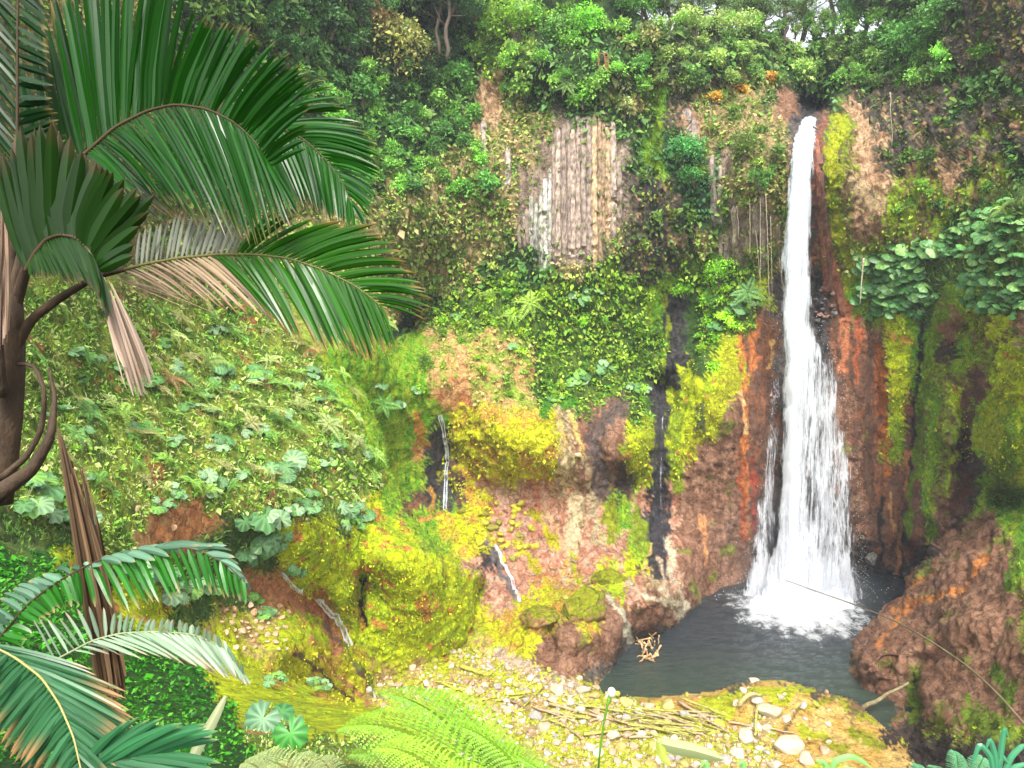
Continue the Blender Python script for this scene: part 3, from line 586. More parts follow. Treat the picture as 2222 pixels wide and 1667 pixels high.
# small falls
M_trick = M_fall
def trickle(name, pts, w, label, cat='waterfall', dens=.12, n=40, off=.35):
    q = spline([(a, b) for a, b in pts], n); sf = pick(*pts[len(pts)//2])
    p, N, _ = sf.at(q[:, 0], q[:, 1]); p = p+np.array([0, -off, .1])+N*.05
    org = p[-1].copy(); t = np.gradient(p, axis=0); side = norm(np.cross(norm(t), np.array([0, -1.0, .3])))
    mb = MB()
    for k in range(7):
        offs = RS.randn()*w*.18; ww = w*RS.uniform(.05, .2); jit = gn(np.stack([np.arange(n)*.2+k*9, np.zeros(n), np.zeros(n)], 1))*w*.15
        c = p+side*(offs+jit)[:, None]+np.array([0, -.03*k, 0]); a = c-side*ww/2; b = c+side*ww/2
        V = np.concatenate([a, b]); f = np.array([[i, i+1, n+i+1, n+i] for i in range(n-1)])
        mb.add(V, f, np.array([1, 1, 1, dens+RS.uniform(-.15, .15)]))
    return tag(ob(name, mb.mesh(name, [M_fall], origin=org), loc=org), label, cat)
trickle('small_waterfall', [(955, 902), (962, 925), (968, 960), (976, 1000), (968, 1050), (966, 1110)], .8, 'thin white trickle falling over the green mossy recess left of the pool')
trickle('small_waterfall', [(1436, 905), (1432, 960), (1430, 1040), (1434, 1120), (1438, 1200)], .45, 'faint trickle running down the black wet groove in the cliff', dens=-.12)
trickle('stream', [(695, 1293), (720, 1325), (745, 1350), (760, 1385), (768, 1395)], .9, 'white rushing stream sliding down the gully beside the yellow boulder', 'stream', off=.6)
trickle('stream', [(622, 1240), (640, 1262), (660, 1278)], .6, 'small white cascade beneath the broad leaves above the gully', 'stream', off=.6)
trickle('stream', [(775, 1400), (795, 1450), (812, 1490), (818, 1515)], .5, 'lowest thin run of the gully stream reaching the rubble', 'stream', dens=.2, off=.6)
trickle('stream', [(1072, 1183), (1085, 1215), (1110, 1260), (1128, 1300)], .5, 'thin film of water on the grey rock ramp above the pool', 'stream', dens=.1)
# ------------------------------------------------------------------ basalt columns: parts of the cliff
def columns():
    ms = simple('column_rock', (.4, .3, .25), ns=2.6, amp=.75, objcol=True, bump=1, sx=(1, 1, .6))
    spec = []
    x = 1128
    while x < 1350:
        w = random.uniform(9, 15)
        top = np.interp(x, [1128, 1180, 1210, 1260, 1300, 1330, 1350], [470, 400, 290, 240, 250, 270, 380])+random.uniform(-20, 20)
        bot = np.interp(x, [1128, 1200, 1300, 1350], [560, 590, 575, 480])+random.uniform(-25, 15)
        cc = (.46, .35, .28) if not 1288 < x < 1322 else (.54, .37, .22)
        if 1150 < x < 1200: cc = (.50, .47, .41)
        spec.append((x, top, bot, w, cc, 0)); x += w*.88
    for x, a, b in ((1070, 300, 480), (1088, 330, 540), (1104, 320, 420), (1492, 235, 300), (1506, 255, 330), (1545, 330, 500), (1562, 340, 560), (1580, 500, 590), (1600, 440, 540), (1640, 430, 520), (1655, 420, 600), (1690, 480, 600), (1050, 260, 400))[2:]:
        spec.append((x, a, b, random.uniform(11, 17), (.40, .31, .26), 0))
    for x, a, b in ((1768, 300, 640), (1776, 330, 640), (1786, 420, 650), (1795, 500, 660), (1806, 560, 690)):
        spec.append((x, a, b, random.uniform(10, 14), random.choice([(.33, .12, .07), (.24, .11, .08), (.2, .15, .14)]), 26))
    for x, top, bot, w, cc, lean in spec:
        n = max(5, int((bot-top)/14)); ys = np.linspace(top, bot, n); xs = x+np.linspace(0, lean, n)+np.array([random.uniform(-1.2, 1.2) for _ in range(n)])
        p, N, _ = WALL.at(xs, ys)
        for k in range(1): p[1:-1] = (p[:-2]+p[1:-1]+p[2:])/3
        r = w/2*p[:, 1]/FOC
        sink = np.minimum(np.arange(n), np.arange(n)[::-1]); p = p+np.array([0, -.05, 0])*np.minimum(sink, 2)[:, None]-N*(r*np.where(sink == 0, 1.6, 0))[:, None]+RS.randn(n, 3)*.02
        V, Fc = tube(p+np.array([0, .1, 0]), r*1.12, ns=6, wob=.15, seed=int(x))
        mb = MB(); mb.add(V, Fc)
        o = ob('rock_column', mb.mesh('rock_column', [ms], origin=p[0]), WALL.o, loc=p[0]); k = random.uniform(.5, .85); o.color = (*[c*k for c in cc], 1)
columns()
# ------------------------------------------------------------------ scattered ground cover (leaves nobody could count)
def leaves_mesh(p, up, tip, L, Wd, cols, fold=.25):
    """p base, up normal, tip direction, arrays"""
    n = len(p); up = norm(up); side = norm(np.cross(tip, up)); tip = norm(tip)
    L = L[:, None]; Wd = Wd[:, None]
    a = p; m1 = p+tip*L*.45+side*Wd+up*fold*Wd; m2 = p+tip*L*.45-side*Wd+up*fold*Wd; e = p+tip*L-up*L*.12
    v = np.stack([a, m1, e, m2], 1).reshape(-1, 3)
    k = np.arange(n)*4; f = np.concatenate([np.stack([k, k+1, k+2], 1), np.stack([k, k+2, k+3], 1)])
    c = np.repeat(cols, 4, axis=0); return v, f, c
PAL = {'d': [(.04, .11, .03), (.07, .16, .04)], 'f': [(.07, .20, .03), (.15, .32, .05), (.10, .25, .06), (.22, .38, .08)], 'l': [(.20, .42, .02), (.34, .54, .03), (.12, .32, .02), (.42, .58, .06)],
 'v': [(.05, .2, .05), (.08, .25, .07)], 'p': [(.22, .26, .09), (.16, .2, .06)], 'h': [(.20, .40, .05), (.34, .52, .08), (.50, .58, .14), (.52, .42, .17), (.16, .30, .04)],
 'k': [(.06, .15, .02), (.14, .24, .03), (.10, .2, .02), (.26, .26, .04)], 't': [(.14, .26, .03), (.2, .3, .03)], 'T': [(.12, .2, .03), (.18, .2, .03)], 'm': [(.18, .46, .012), (.34, .58, .02), (.12, .36, .012)],
 'y': [(.64, .74, .012), (.52, .64, .012), (.72, .76, .015), (.38, .54, .012)], 'Y': [(.58, .64, .02), (.66, .58, .04), (.46, .56, .03), (.7, .7, .02)], 'o': [(.3, .3, .06)], 's': [(.34, .48, .06), (.48, .56, .10), (.24, .42, .04), (.56, .54, .2)],
 'n': [(.26, .52, .05), (.40, .62, .08), (.17, .42, .05), (.52, .66, .18), (.56, .54, .24), (.34, .58, .06)], 'u': [(.08, .2, .03), (.15, .28, .04), (.2, .32, .05)], 'G': [(.03, .25, .005), (.06, .36, .01), (.10, .42, .02), (.02, .16, .005)],
 'S': [(.44, .46, .02), (.38, .42, .02)], 'M': [(.28, .46, .012), (.18, .32, .02), (.38, .5, .012)], 'e': [(.15, .2, .02)], 'b': [(.2, .3, .01)], 'P': [(.4, .4, .02)], 'c': [(.2, .3, .02)]}
#  density per 1000 px2, leaf length px, lift m, shape (0 broad, 1 blade)
COV = {'d': (9, 11, .5, 0), 'f': (20, 12, .9, 0), 'l': (44, 8, .6, 0), 'v': (18, 10, .8, 0), 'p': (16, 9, .7, 0), 'h': (36, 8, .45, 0), 'k': (20, 8, .45, 0), 't': (7, 8, .6, 0), 'T': (2, 7, .3, 0),
 'm': (34, 6, .12, 1), 'y': (17, 5, .07, 0), 'Y': (20, 6, .15, 0), 'o': (1.5, 7, .1, 1), 's': (18, 8, .3, 0), 'n': (52, 9, .35, 1), 'u': (22, 12, .3, 1), 'G': (46, 11, .25, 0), 'S': (14, 5, .06, 0),
 'M': (14, 6, .2, 0), 'e': (.8, 6, .1, 0), 'b': (.3, 5, .1, 0), 'P': (.4, 5, .1, 0), 'c': (1, 6, .1, 0)}
def cover(surf, name, label, x0, x1, y0, y1, mul=1.0, exclude=None):
    nmax = int((x1-x0)*(y1-y0)/1000*46*mul); x = RS.uniform(x0, x1, nmax); y = RS.uniform(y0, y1, nmax)
    ok = inpoly(x, y, surf.poly)
    for s2 in (exclude or []): ok &= ~inpoly(x, y, s2.poly)
    x, y = x[ok], y[ok]; z = zone(x, y)
    dens = np.array([COV.get(c, (0,))[0] for c in CODES])[z]/46.
    cl = fbm(np.stack([x/28, y/28, 0*x], 1), 2); dens = dens*np.clip(1+2.2*cl, .1, 2)
    ok = RS.rand(len(x)) < dens; x, y, z = x[ok], y[ok], z[ok]
    p, N, _ = surf.at(x, y); n = len(x)
    px = p[:, 1]/FOC
    sz = np.array([COV.get(c, (0, 6))[1] for c in CODES])[z]; lift = np.array([COV.get(c, (0, 0, 0))[2] for c in CODES])[z]
    bl = np.array([COV.get(c, (0, 0, 0, 0))[3] for c in CODES])[z] > 0
    L = sz*px*np.exp(RS.randn(n)*.3); bl = bl & ((z != CODES.index('n')) | (RS.rand(n) < .55)); Wd = L*np.where(bl, .09+.06*RS.rand(n), .24+.12*RS.rand(n))
    sc = np.clip(p[:, 1]/80, .2, 1)
    lump = np.clip(fbm(p*.9/sc[:, None]*.9, 3)*2+.4, 0, 1.6)
    p = p+N*(lift*sc*lump*(.3+.7*RS.rand(n)))[:, None]
    J = RS.randn(n, 3)
    up = norm(N*.6+np.array([0, 0, .55])+J*.38)
    dn = norm(np.where(bl[:, None], np.array([0, 0, .55])+N*.4+RS.randn(n, 3)*.45, N*.5+np.array([0, 0, -.55])+RS.randn(n, 3)*.6))
    up = norm(up-dn*(up*dn).sum(1, keepdims=True))
    cols = np.zeros((n, 3)); vz = RS.rand(n); tone = ss(-.3, .3, fbm(p*.5+33, 2))
    for c in PAL:
        mk = z == CODES.index(c)
        if mk.any():
            pal = np.array(PAL[c]); k = ((.65*tone[mk]+.35*vz[mk]+RS.rand(mk.sum())*.35)*len(pal)).astype(int) % len(pal); cols[mk] = pal[k]
    cols *= np.exp(RS.randn(n, 1)*.16)*(1.15 if name == 'slope_grass' else 1)
    v, f, c = leaves_mesh(p, up, dn, L, Wd, cols)
    o = ob(name, mkmesh(name, v, f, c, False, [M_leaf])); tag(o, label, 'ground cover', kind='stuff'); return n
nl = 0
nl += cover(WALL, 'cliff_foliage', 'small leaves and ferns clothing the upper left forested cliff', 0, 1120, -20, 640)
nl += cover(WALL, 'cliff_foliage', 'small leaves hanging over the upper cliff left of the waterfall', 1120, 1740, 60, 600)
nl += cover(WALL, 'cliff_foliage', 'sparse leaves on the dark cliff right of the waterfall', 1740, 2240, -20, 700)
nl += cover(WALL, 'creeping_plants', 'bright small-leaved creepers over the middle cliff above the pink rock', 780, 1740, 590, 1300, exclude=[SLOPE])
nl += cover(WALL, 'creeping_plants', 'thin plants on the cliff foot right of the waterfall', 1740, 2240, 690, 1300, exclude=[RWALL])
nl += cover(SLOPE, 'slope_grass', 'light green grass and ferns matting the left slope', -20, 1060, 560, 1560, exclude=[LEDGE])
nl += cover(RWALL, 'wall_moss_plants', 'green grass and moss fringe on the right wall', 1960, 2240, 380, 1220)
nl += cover(BOULD, 'rock_moss', 'tufts of green moss on the brown rock spur', 1820, 2240, 1100, 1667)
nl += cover(FLOOR, 'rubble_moss', 'yellow-green moss between the stones of the rubble bar', 740, 1990, 1380, 1667, exclude=[LEDGE])
nl += cover(LEDGE, 'groundcover_plants', 'dense saturated green groundcover and yellow moss on the near ledge', -20, 1040, 1120, 1667)
print('LEAVES', nl)
LM = [('the big palm', 200, 400), ('the drooping frond tip', 900, 650), ('the vine-hung trunk', 955, 80), ('the pale olive tree', 845, 115), ('the tan rock columns', 1240, 420), ('the bright green rim tree', 1290, 75), ('the flat-topped tree', 1375, 110), ('the green moss streak', 1410, 270),
 ('the blue-green cliff bush', 1480, 340), ('the first sky gap', 1520, 15), ('the main sky gap', 1800, 20), ('the waterfall mouth', 1765, 235), ('the peach rock face', 1870, 430), ('the dark right cliff', 2050, 250), ('the waterfall middle', 1730, 600), ('the lime bush', 1560, 590), ('the dark wet wall', 1460, 740), ('the bare soil bank', 980, 830),
 ('the creeper shelf', 1300, 830), ('the left trickle', 965, 1000), ('the yellow boulder', 850, 1250), ('the bare earth patch', 400, 1130), ('the hanging dead frond', 200, 1250), ('the slope crest', 750, 900), ('the tan dry leaflets', 300, 750), ('the pool outlet', 1230, 1420), ('the driftwood pile', 1450, 1570), ('the flower stalk', 1300, 1600),
 ('the lime fern', 950, 1560), ('the orange shelf', 1750, 1580), ('the mossy pale stone', 1668, 1548), ('the mossy log', 1030, 1460), ('the red columns', 1785, 500), ('the fern clump on the rim', 2000, 110), ('the upper right corner', 2200, 20), ('the soil-coloured cliff', 960, 480), ('the mossy right wall', 2120, 640), ('the dead stem', 1870, 610),
 ('the brown spur', 2050, 1300), ('the dark notch', 885, 705), ('the orange rubble patch', 540, 1360), ('the row of pale leaves', 570, 840), ('the thin right cliff root', 1934, 260), ('the rock heap by the fall', 1790, 660), ('the big mossy boulder', 1262, 1322), ('the pool shore streaks', 1420, 1330), ('the floating sticks', 1408, 1405), ('the rusty fern', 345, 830), ('the top edge above the palm', 640, 20), ('the upper palm frond tip', 830, 340)]
SEEN = set()
def tell(desc, x, y):
    ds = sorted(LM, key=lambda l: math.hypot(x-l[1], y-l[2]))
    for nm, lx, ly in ds[:7]:
        dx, dy = x-lx, y-ly; d = math.hypot(dx, dy); a = math.degrees(math.atan2(-dy, dx)) % 360; k = int((a+22.5)//45) % 8
        dr = ['right of', 'above and right of', 'above', 'above and left of', 'left of', 'below and left of', 'below', 'below and right of'][k]
        for far in (('just ', 26), ('close ', 52), ('', 100), ('further ', 170), ('well ', 1e9)):
            if d < far[1]: break
        t = desc+' '+far[0]+dr+' '+nm
        if t not in SEEN: SEEN.add(t); return t
    return desc+' among others near '+ds[0][0]
def adj(r, small, big): return 'small ' if r < small else ('large ' if r > big else 'mid-sized ')
def gtone(c):
    l = c[1]
    h = 'olive ' if c[0] > .7*c[1] else ''
    return ('dark ' if l < .2 else 'light ' if l > .37 else '')+h+'green'
# ------------------------------------------------------------------ shrubs and trees: things
def crown_proto(name, nleaf, ls, lobes, flat=.8, seed=0, drop=0.0, mats=(None,), stem=True, spread=.62):
    rs = np.random.RandomState(seed); c = rs.randn(lobes, 3); c = norm(c)*rs.uniform(.25, spread, (lobes, 1)); c[:, 2] = c[:, 2]*flat+.45
    r = rs.uniform(.28, .48, lobes)
    k = rs.randint(0, lobes, nleaf); d = norm(rs.randn(nleaf, 3)); d[:, 2] = np.where(rs.rand(nleaf) < .6, np.abs(d[:, 2]), d[:, 2])
    rr = r[k]*(rs.uniform(.55, 1.08, nleaf)); p = c[k]+d*rr[:, None]*np.array([1, 1, flat])
    p[:, 2] -= drop*np.hypot(p[:, 0], p[:, 1])
    up = norm(d*.6+np.array([0, 0, .7])+rs.randn(nleaf, 3)*.3); tip = norm(d+rs.randn(nleaf, 3)*.6+np.array([0, 0, -.3])); up = norm(up-tip*(up*tip).sum(1, keepdims=True))
    L = ls*np.exp(rs.randn(nleaf)*.3)
    lt = (np.exp(rs.randn(lobes)*.22)[k]*np.exp(rs.randn(nleaf)*.22))[:, None]; warm = rs.rand(nleaf, 1)
    cols = np.clip(lt*(np.array([[.85, 1, .8]])*(1-warm)+np.array([[1.25, 1.02, .75]])*warm), 0, 2)
    v, f, cc = leaves_mesh(p, up, tip, L, L*.33, cols)
    mb = MB(); mb.add(v, f, cc, 0)
    if stem:
        for i in range(min(lobes, 5)):
            V, Fc = tube([(0, 0, -.3), (c[i, 0]*.4, c[i, 1]*.4, c[i, 2]*.45), tuple(c[i])], [.045, .03, .012], 5); mb.add(V, Fc, (1, 1, 1), 1)
    return mb.mesh(name, [M_leafo, M_bark])
SMALL = [crown_proto('shrub', 190, .26, 5, .8, s) for s in range(4)]
MID = [crown_proto('shrub', 620, .15, 9, .8, 10+s) for s in range(4)]
BIG = [crown_proto('shrub', 1500, .095, 15, .75, 20+s, spread=.75) for s in range(3)]
FLAT = [crown_proto('shrub', 900, .12, 12, .4, 30+s, spread=.85) for s in range(2)]
PALE = [crown_proto('shrub', 1000, .10, 14, .9, 40+s, spread=.7) for s in range(2)]
def shrub(x, y, rpx, colr, protos, label, group=None, cat='shrub', name='shrub', surf=None, push=.35, sz=1.0):
    sf = surf or pick(x, y); p, N, _ = sf.at(x, y); r = rpx*p[1]/FOC
    o = ob(name, random.choice(protos), loc=p+N*r*push-np.array([0, 0, r*.45]), rot=(random.uniform(-.3, .3), random.uniform(-.3, .3), random.uniform(0, 6.28)))
    o.scale = (r, r, r*sz*random.uniform(.85, 1.15)); k = 1.25*math.exp(random.gauss(0, .2)); o.color = (*[c*k for c in colr], 1)
    return tag(o, label, cat, group)
REG = [  # name of region, box, n, radius range, colours, proto, min distance factor
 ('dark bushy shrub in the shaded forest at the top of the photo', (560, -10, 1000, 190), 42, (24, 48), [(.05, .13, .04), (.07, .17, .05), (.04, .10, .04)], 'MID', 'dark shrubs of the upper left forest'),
 ('leafy mid-green shrub growing on the forested slope right of the palm', (620, 150, 1060, 420), 58, (24, 46), [(.12, .30, .06), (.17, .38, .07), (.09, .24, .06), (.22, .42, .09)], 'MID', 'green shrubs right of the palm'),
 ('shrub showing between the palm leaves on the far slope', (0, 0, 640, 560), 30, (22, 40), [(.12, .22, .04), (.16, .26, .05), (.2, .24, .06)], 'MID', 'shrubs behind the palm'),
 ('fresh green bush on the rim above the tan rock columns', (1000, 20, 1420, 200), 34, (22, 46), [(.18, .38, .07), (.24, .44, .09), (.12, .30, .06)], 'MID', 'bushes above the rock columns'),
 ('bushy shrub overhanging the upper cliff left of the waterfall', (1420, 45, 1740, 180), 34, (20, 42), [(.20, .34, .09), (.26, .38, .12), (.13, .26, .07)], 'MID', 'shrubs on the rim left of the waterfall'),
 ('shrub crowding the rim above and right of the waterfall mouth', (1740, 30, 2060, 190), 30, (20, 44), [(.14, .30, .06), (.19, .34, .09), (.09, .22, .05)], 'MID', 'shrubs right of the waterfall mouth'),
 ('small green shrub clinging to the dark right-hand cliff', (1880, 60, 2222, 460), 34, (12, 28), [(.10, .24, .03), (.15, .30, .04), (.06, .15, .03)], 'SMALL', 'shrubs on the dark right cliff'),
 ('small shrub rooted in the cliff face left of the waterfall', (1380, 160, 1700, 560), 34, (12, 26), [(.13, .24, .05), (.2, .3, .06), (.09, .18, .04)], 'SMALL', 'shrubs on the cliff left of the waterfall'),
 ('small olive shrub on the soil-coloured cliff right of the palm', (820, 340, 1140, 620), 44, (10, 20), [(.16, .26, .05), (.22, .30, .07), (.11, .2, .04)], 'SMALL', 'shrubs on the soil cliff'),
 ('bright green creeper clump on the middle cliff', (900, 590, 1420, 860), 56, (11, 22), [(.22, .42, .03), (.30, .46, .05), (.15, .32, .04)], 'SMALL', 'creeper clumps on the middle cliff'),
 ('bright green leafy clump beside the dark wet wall', (1480, 620, 1600, 830), 14, (14, 26), [(.2, .44, .03), (.28, .5, .04)], 'SMALL', 'clumps beside the wet wall'),
 ('little shrub among ferns on the light green left slope', (140, 580, 800, 1150), 44, (12, 24), [(.2, .36, .06), (.28, .42, .08), (.14, .28, .05)], 'SMALL', 'shrubs on the left slope'),
]
PR = {'SMALL': SMALL, 'MID': MID, 'BIG': BIG}
for lab, (x0, y0, x1, y1), n, (r0, r1), cs, pk, grp in REG:
    placed = []; tries = 0
    while len(placed) < n and tries < n*30:
        tries += 1; x = random.uniform(x0, x1); y = random.uniform(y0, y1); r = random.uniform(r0, r1)
        zc = CODES[zone(np.array([x]), np.array([y]), .5)[0]]
        if zc in 'tTKwWbPreycYoaSB' or any(math.hypot(x-a, y-b) < (r+q)*.55 for a, b, q in placed): continue
        if 1700 < x < 1810 and 175 < y < 300: continue
        placed.append((x, y, r)); c_ = random.choice(cs); nm_ = {'SMALL': 'creeper_clump' if 'clump' in lab else 'shrub', 'MID': 'shrub'}[pk]
        if 'forest' in lab: nm_ = 'forest_tree'
        wd_ = {'shrub': 'shrub', 'creeper_clump': 'creeper clump', 'forest_tree': 'tree crown'}[nm_]
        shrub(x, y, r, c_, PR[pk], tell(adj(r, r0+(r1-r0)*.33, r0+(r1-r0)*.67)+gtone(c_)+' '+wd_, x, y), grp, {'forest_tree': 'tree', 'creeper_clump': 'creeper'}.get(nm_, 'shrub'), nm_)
UNIQ = [ # x,y,r,color,proto,label,cat
 (805, 45, 58, (.24, .16, .09), PALE, 'brown-leaved tree crown against the dark forest top left', 'tree'),
 (845, 115, 72, (.34, .36, .13), PALE, 'pale olive bushy tree below the brown-leaved crown', 'tree'),
 (915, 125, 44, (.13, .17, .08), PALE, 'grey-green bush touching the right side of the pale olive tree', 'shrub'),
 (1375, 105, 58, (.36, .38, .18), FLAT, 'pale flat-topped tree leaning over the cliff edge above the green streak', 'tree'),
 (1290, 75, 52, (.20, .50, .06), BIG, 'bright green tree standing on the rim above the columns', 'tree'),
 (1215, 75, 40, (.20, .40, .12), BIG, 'rounded fresh green bush left of the bright green rim tree', 'shrub'),
 (1130, 70, 70, (.24, .42, .06), BIG, 'yellow-green vine mound draped over the rim', 'shrub'),
 (1357, 245, 30, (.30, .35, .17), MID, 'small pale-topped bush beside the green moss streak', 'shrub'),
 (1480, 330, 52, (.08, .30, .09), BIG, 'large blue-green bush hanging on the cliff left of the waterfall', 'shrub'),
 (1515, 385, 40, (.10, .33, .09), BIG, 'lower lobe of blue-green foliage under the large cliff bush', 'shrub'),
 (1560, 590, 48, (.26, .54, .05), BIG, 'bright lime bush at the foot of the vine-hung cliff', 'shrub'),
 (1630, 330, 46, (.17, .27, .07), BIG, 'olive bush on the cliff just left of the upper waterfall', 'shrub'),
 (1650, 390, 36, (.12, .3, .06), BIG, 'green bush beneath the olive bush beside the waterfall', 'shrub'),
 (1500, 70, 56, (.30, .42, .16), BIG, 'pale green billowing crown on the rim under the sky gap', 'tree'),
 (1590, 60, 56, (.27, .38, .13), BIG, 'olive-green crown on the rim in the middle of the sky gaps', 'tree'),
 (1680, 110, 48, (.24, .38, .14), BIG, 'grey-green crown hanging over the rim left of the mouth', 'tree'),
 (1745, 165, 46, (.20, .36, .10), BIG, 'broad leafy bush directly above the waterfall mouth', 'shrub'),
 (1810, 110, 30, (.36, .5, .08), MID, 'small yellow-green bush above and right of the mouth', 'shrub'),
 (1850, 120, 44, (.28, .38, .14), BIG, 'pale shrub column right of the waterfall mouth', 'shrub'),
 (1980, 80, 62, (.10, .28, .07), BIG, 'dark green tree crown on the right rim', 'tree'),
 (2060, 40, 60, (.12, .30, .08), BIG, 'big rounded green tree crown at the upper right', 'tree'),
 (2000, 110, 40, (.12, .36, .05), FLAT, 'feathery fern clump under the dark tree on the right rim', 'fern'),
 (1545, 225, 22, (.36, .24, .05), MID, 'rusty orange plant clump on the cliff face', 'shrub'),
 (1665, 175, 18, (.5, .26, .05), SMALL, 'orange lichen-like shrub below the rim left of the mouth', 'shrub'),
 (1600, 205, 20, (.5, .28, .05), SMALL, 'yellow-orange shrub in the middle of the cliff face', 'shrub'),
 (925, 790, 30, (.18, .34, .04), MID, 'dark-bottomed bush by the black notch left of the soil bank', 'shrub'),
 (1555, 650, 24, (.10, .26, .08), MID, 'dusky green bush under the bright lime bush', 'shrub'),
]
for x, y, r, c, pr, lab, cat in UNIQ: shrub(x, y, r, c, pr, lab, None, cat, {'tree': 'tree', 'fern': 'fern_clump'}.get(cat, 'shrub'), WALL)
# rim trees with trunks against the sky
def rim_tree(x, ybase, ytop, lean, colr, label, rpx, Y=104, thick=5, crowns=3, px0=0):
    base = P(x, ybase, Y); top = P(x+lean, ytop, Y+1); px = Y/FOC
    r = tag(empty('tree', base), label, 'tree')
    mb = MB(); n = 9; t = np.linspace(0, 1, n)[:, None]
    pts = base*(1-t)+top*t+np.array([[math.sin(k*1.7+x)*.25, 0, 0] for k in range(n)])
    V, Fc = tube(pts, np.linspace(thick, thick*.35, n)*px, 7, .1, int(x)); mb.add(V, Fc)
    tips = []
    for k in range(6):
        i = 3+k % 6; i = min(i, n-1); s = 1 if k % 2 else -1
        e = pts[i]+np.array([s*random.uniform(1.2, 3.2), random.uniform(-1.5, 1.5), random.uniform(.8, 2.4)])
        m = (pts[i]+e)/2+np.array([0, 0, -.4]); V, Fc = tube([pts[i], m, e], np.array([.4, .25, .1])*thick*px, 5); mb.add(V, Fc); tips.append(e)
    ob('trunk', mb.mesh('trunk', [M_bark], True, origin=base), r)
    for k in range(5):
        e = tips[k % len(tips)] if k else top
        o = ob('crown', random.choice(BIG+PALE), r, loc=e-base-np.array([0, 0, rpx*px*.4])); s = rpx*px*random.uniform(.75, 1.1); o.scale = (s, s, s*.8); o.color = (*colr, 1)
    return r
for a in [(1405, 100, -60, -8, (.14, .28, .08), 'slim dark trunk rising behind the pale flat-topped tree', 40, 101),
          (1450, 80, -70, 6, (.20, .32, .12), 'thin tree with airy crown left of the first sky gap', 34, 108),
          (1340, 60, -120, 4, (.10, .24, .08), 'dark forest tree behind the bright green rim tree', 60, 106),
          (1560, 70, -90, -5, (.12, .24, .10), 'tall thin tree standing between the sky gaps', 30, 110),
          (1650, 80, -60, 10, (.16, .28, .11), 'leafy tree rising behind the rim left of the mouth', 36, 110),
          (1745, 90, -110, 8, (.10, .2, .08), 'sparse tree silhouetted above the waterfall mouth', 30, 114),
          (1812, 110, -80, -14, (.09, .2, .07), 'dark-trunked tree right of the main sky gap', 36, 112),
          (1835, 110, -80, 14, (.09, .2, .07), 'twin dark trunk close beside the main sky gap', 34, 112),
          (1880, 120, -60, 4, (.09, .24, .07), 'forked dark tree behind the right rim', 48, 110),
          (950, 120, -90, 4, (.05, .14, .05), 'vine-hung trunk in the dark forest at top left', 60, 98),
          (968, 130, -60, 8, (.06, .15, .06), 'second thin trunk beside the vine-hung trunk', 44, 97),
          (1250, 60, -100, 0, (.12, .28, .08), 'tree behind the rounded bush on the rim', 50, 106),
          (1920, 100, -120, 0, (.08, .2, .06), 'tall shaded tree on the right rim', 58, 104),
          (1500, 60, -100, 0, (.16, .26, .1), 'grey-green tree at the back of the rim', 30, 112),
          (1700, 80, -100, 0, (.14, .25, .1), 'light tree whose crown edges the sky above the fall', 30, 116),
          (1395, 90, 0, 5, (.2, .36, .12), 'rounded crown behind the flat-topped tree', 36, 106), (1465, 90, 5, 5, (.24, .38, .14), 'pale crown filling the rim left of the first sky gap', 34, 107),
          (1565, 90, 0, -5, (.22, .36, .13), 'crown standing between the first and second sky gaps', 32, 108), (1625, 90, 5, 5, (.2, .34, .12), 'crown on the rim right of the middle sky gap', 34, 108),
          (1705, 95, 5, 0, (.2, .36, .13), 'light crown left of the last sky gap', 30, 109), (1765, 100, 20, 0, (.18, .34, .12), 'low crown directly behind the waterfall mouth', 28, 112),
          (1880, 100, 0, 0, (.12, .28, .1), 'dark crown right of the last sky gap', 40, 108), (1930, 100, -10, 0, (.12, .28, .09), 'dense dark crown at the right end of the rim', 46, 106), (1525, 95, 30, 0, (.24, .36, .14), 'low pale crown below the first sky gap', 26, 108), (1660, 95, 30, 0, (.22, .36, .14), 'low crown below the middle sky gap', 26, 109)]:
    rim_tree(a[0], a[1], a[2], a[3], a[4], a[5], a[6], a[7], random.uniform(3.5, 6))
# ------------------------------------------------------------------ broad round lobed leaves
def gunnera_mesh(seed, lobes=9, n=36):
    rs = np.random.RandomState(seed); th = np.linspace(.25, 2*math.pi-.25, n)
    R = 1*(1-.17*(1-np.abs(np.sin(th*lobes/2))**.5))*(1+.05*rs.randn(n))
    R *= 1-.25*np.exp(-((th-math.pi*2)/.5)**2)-.25*np.exp(-(th/.5)**2)
    V = [(0, 0, 0)]; Cc = [(1.6, 1.5, 1.3)]
    for q, zz in ((.5, .10), (1.0, .0)):
        for k in range(n):
            rid = .035*math.cos(th[k]*lobes); r = R[k]*q if q == 1 else q
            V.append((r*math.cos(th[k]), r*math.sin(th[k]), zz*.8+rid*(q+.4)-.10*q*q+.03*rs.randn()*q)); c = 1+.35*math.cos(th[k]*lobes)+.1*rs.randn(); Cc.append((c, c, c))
    f = [(0, 1+k, 2+k, 2+k) for k in range(n-1)]+[(1+k, 1+n+k, 2+n+k, 2+k) for k in range(n-1)]
    mb = MB(); mb.add(V, np.array(f), np.array(Cc)); return mb.mesh('leaf', [M_gun], True)
GUN = [gunnera_mesh(s, random.choice([7, 9, 11])) for s in range(5)]
GLOW = [gunnera_mesh(50+s, 7, 16) for s in range(3)]
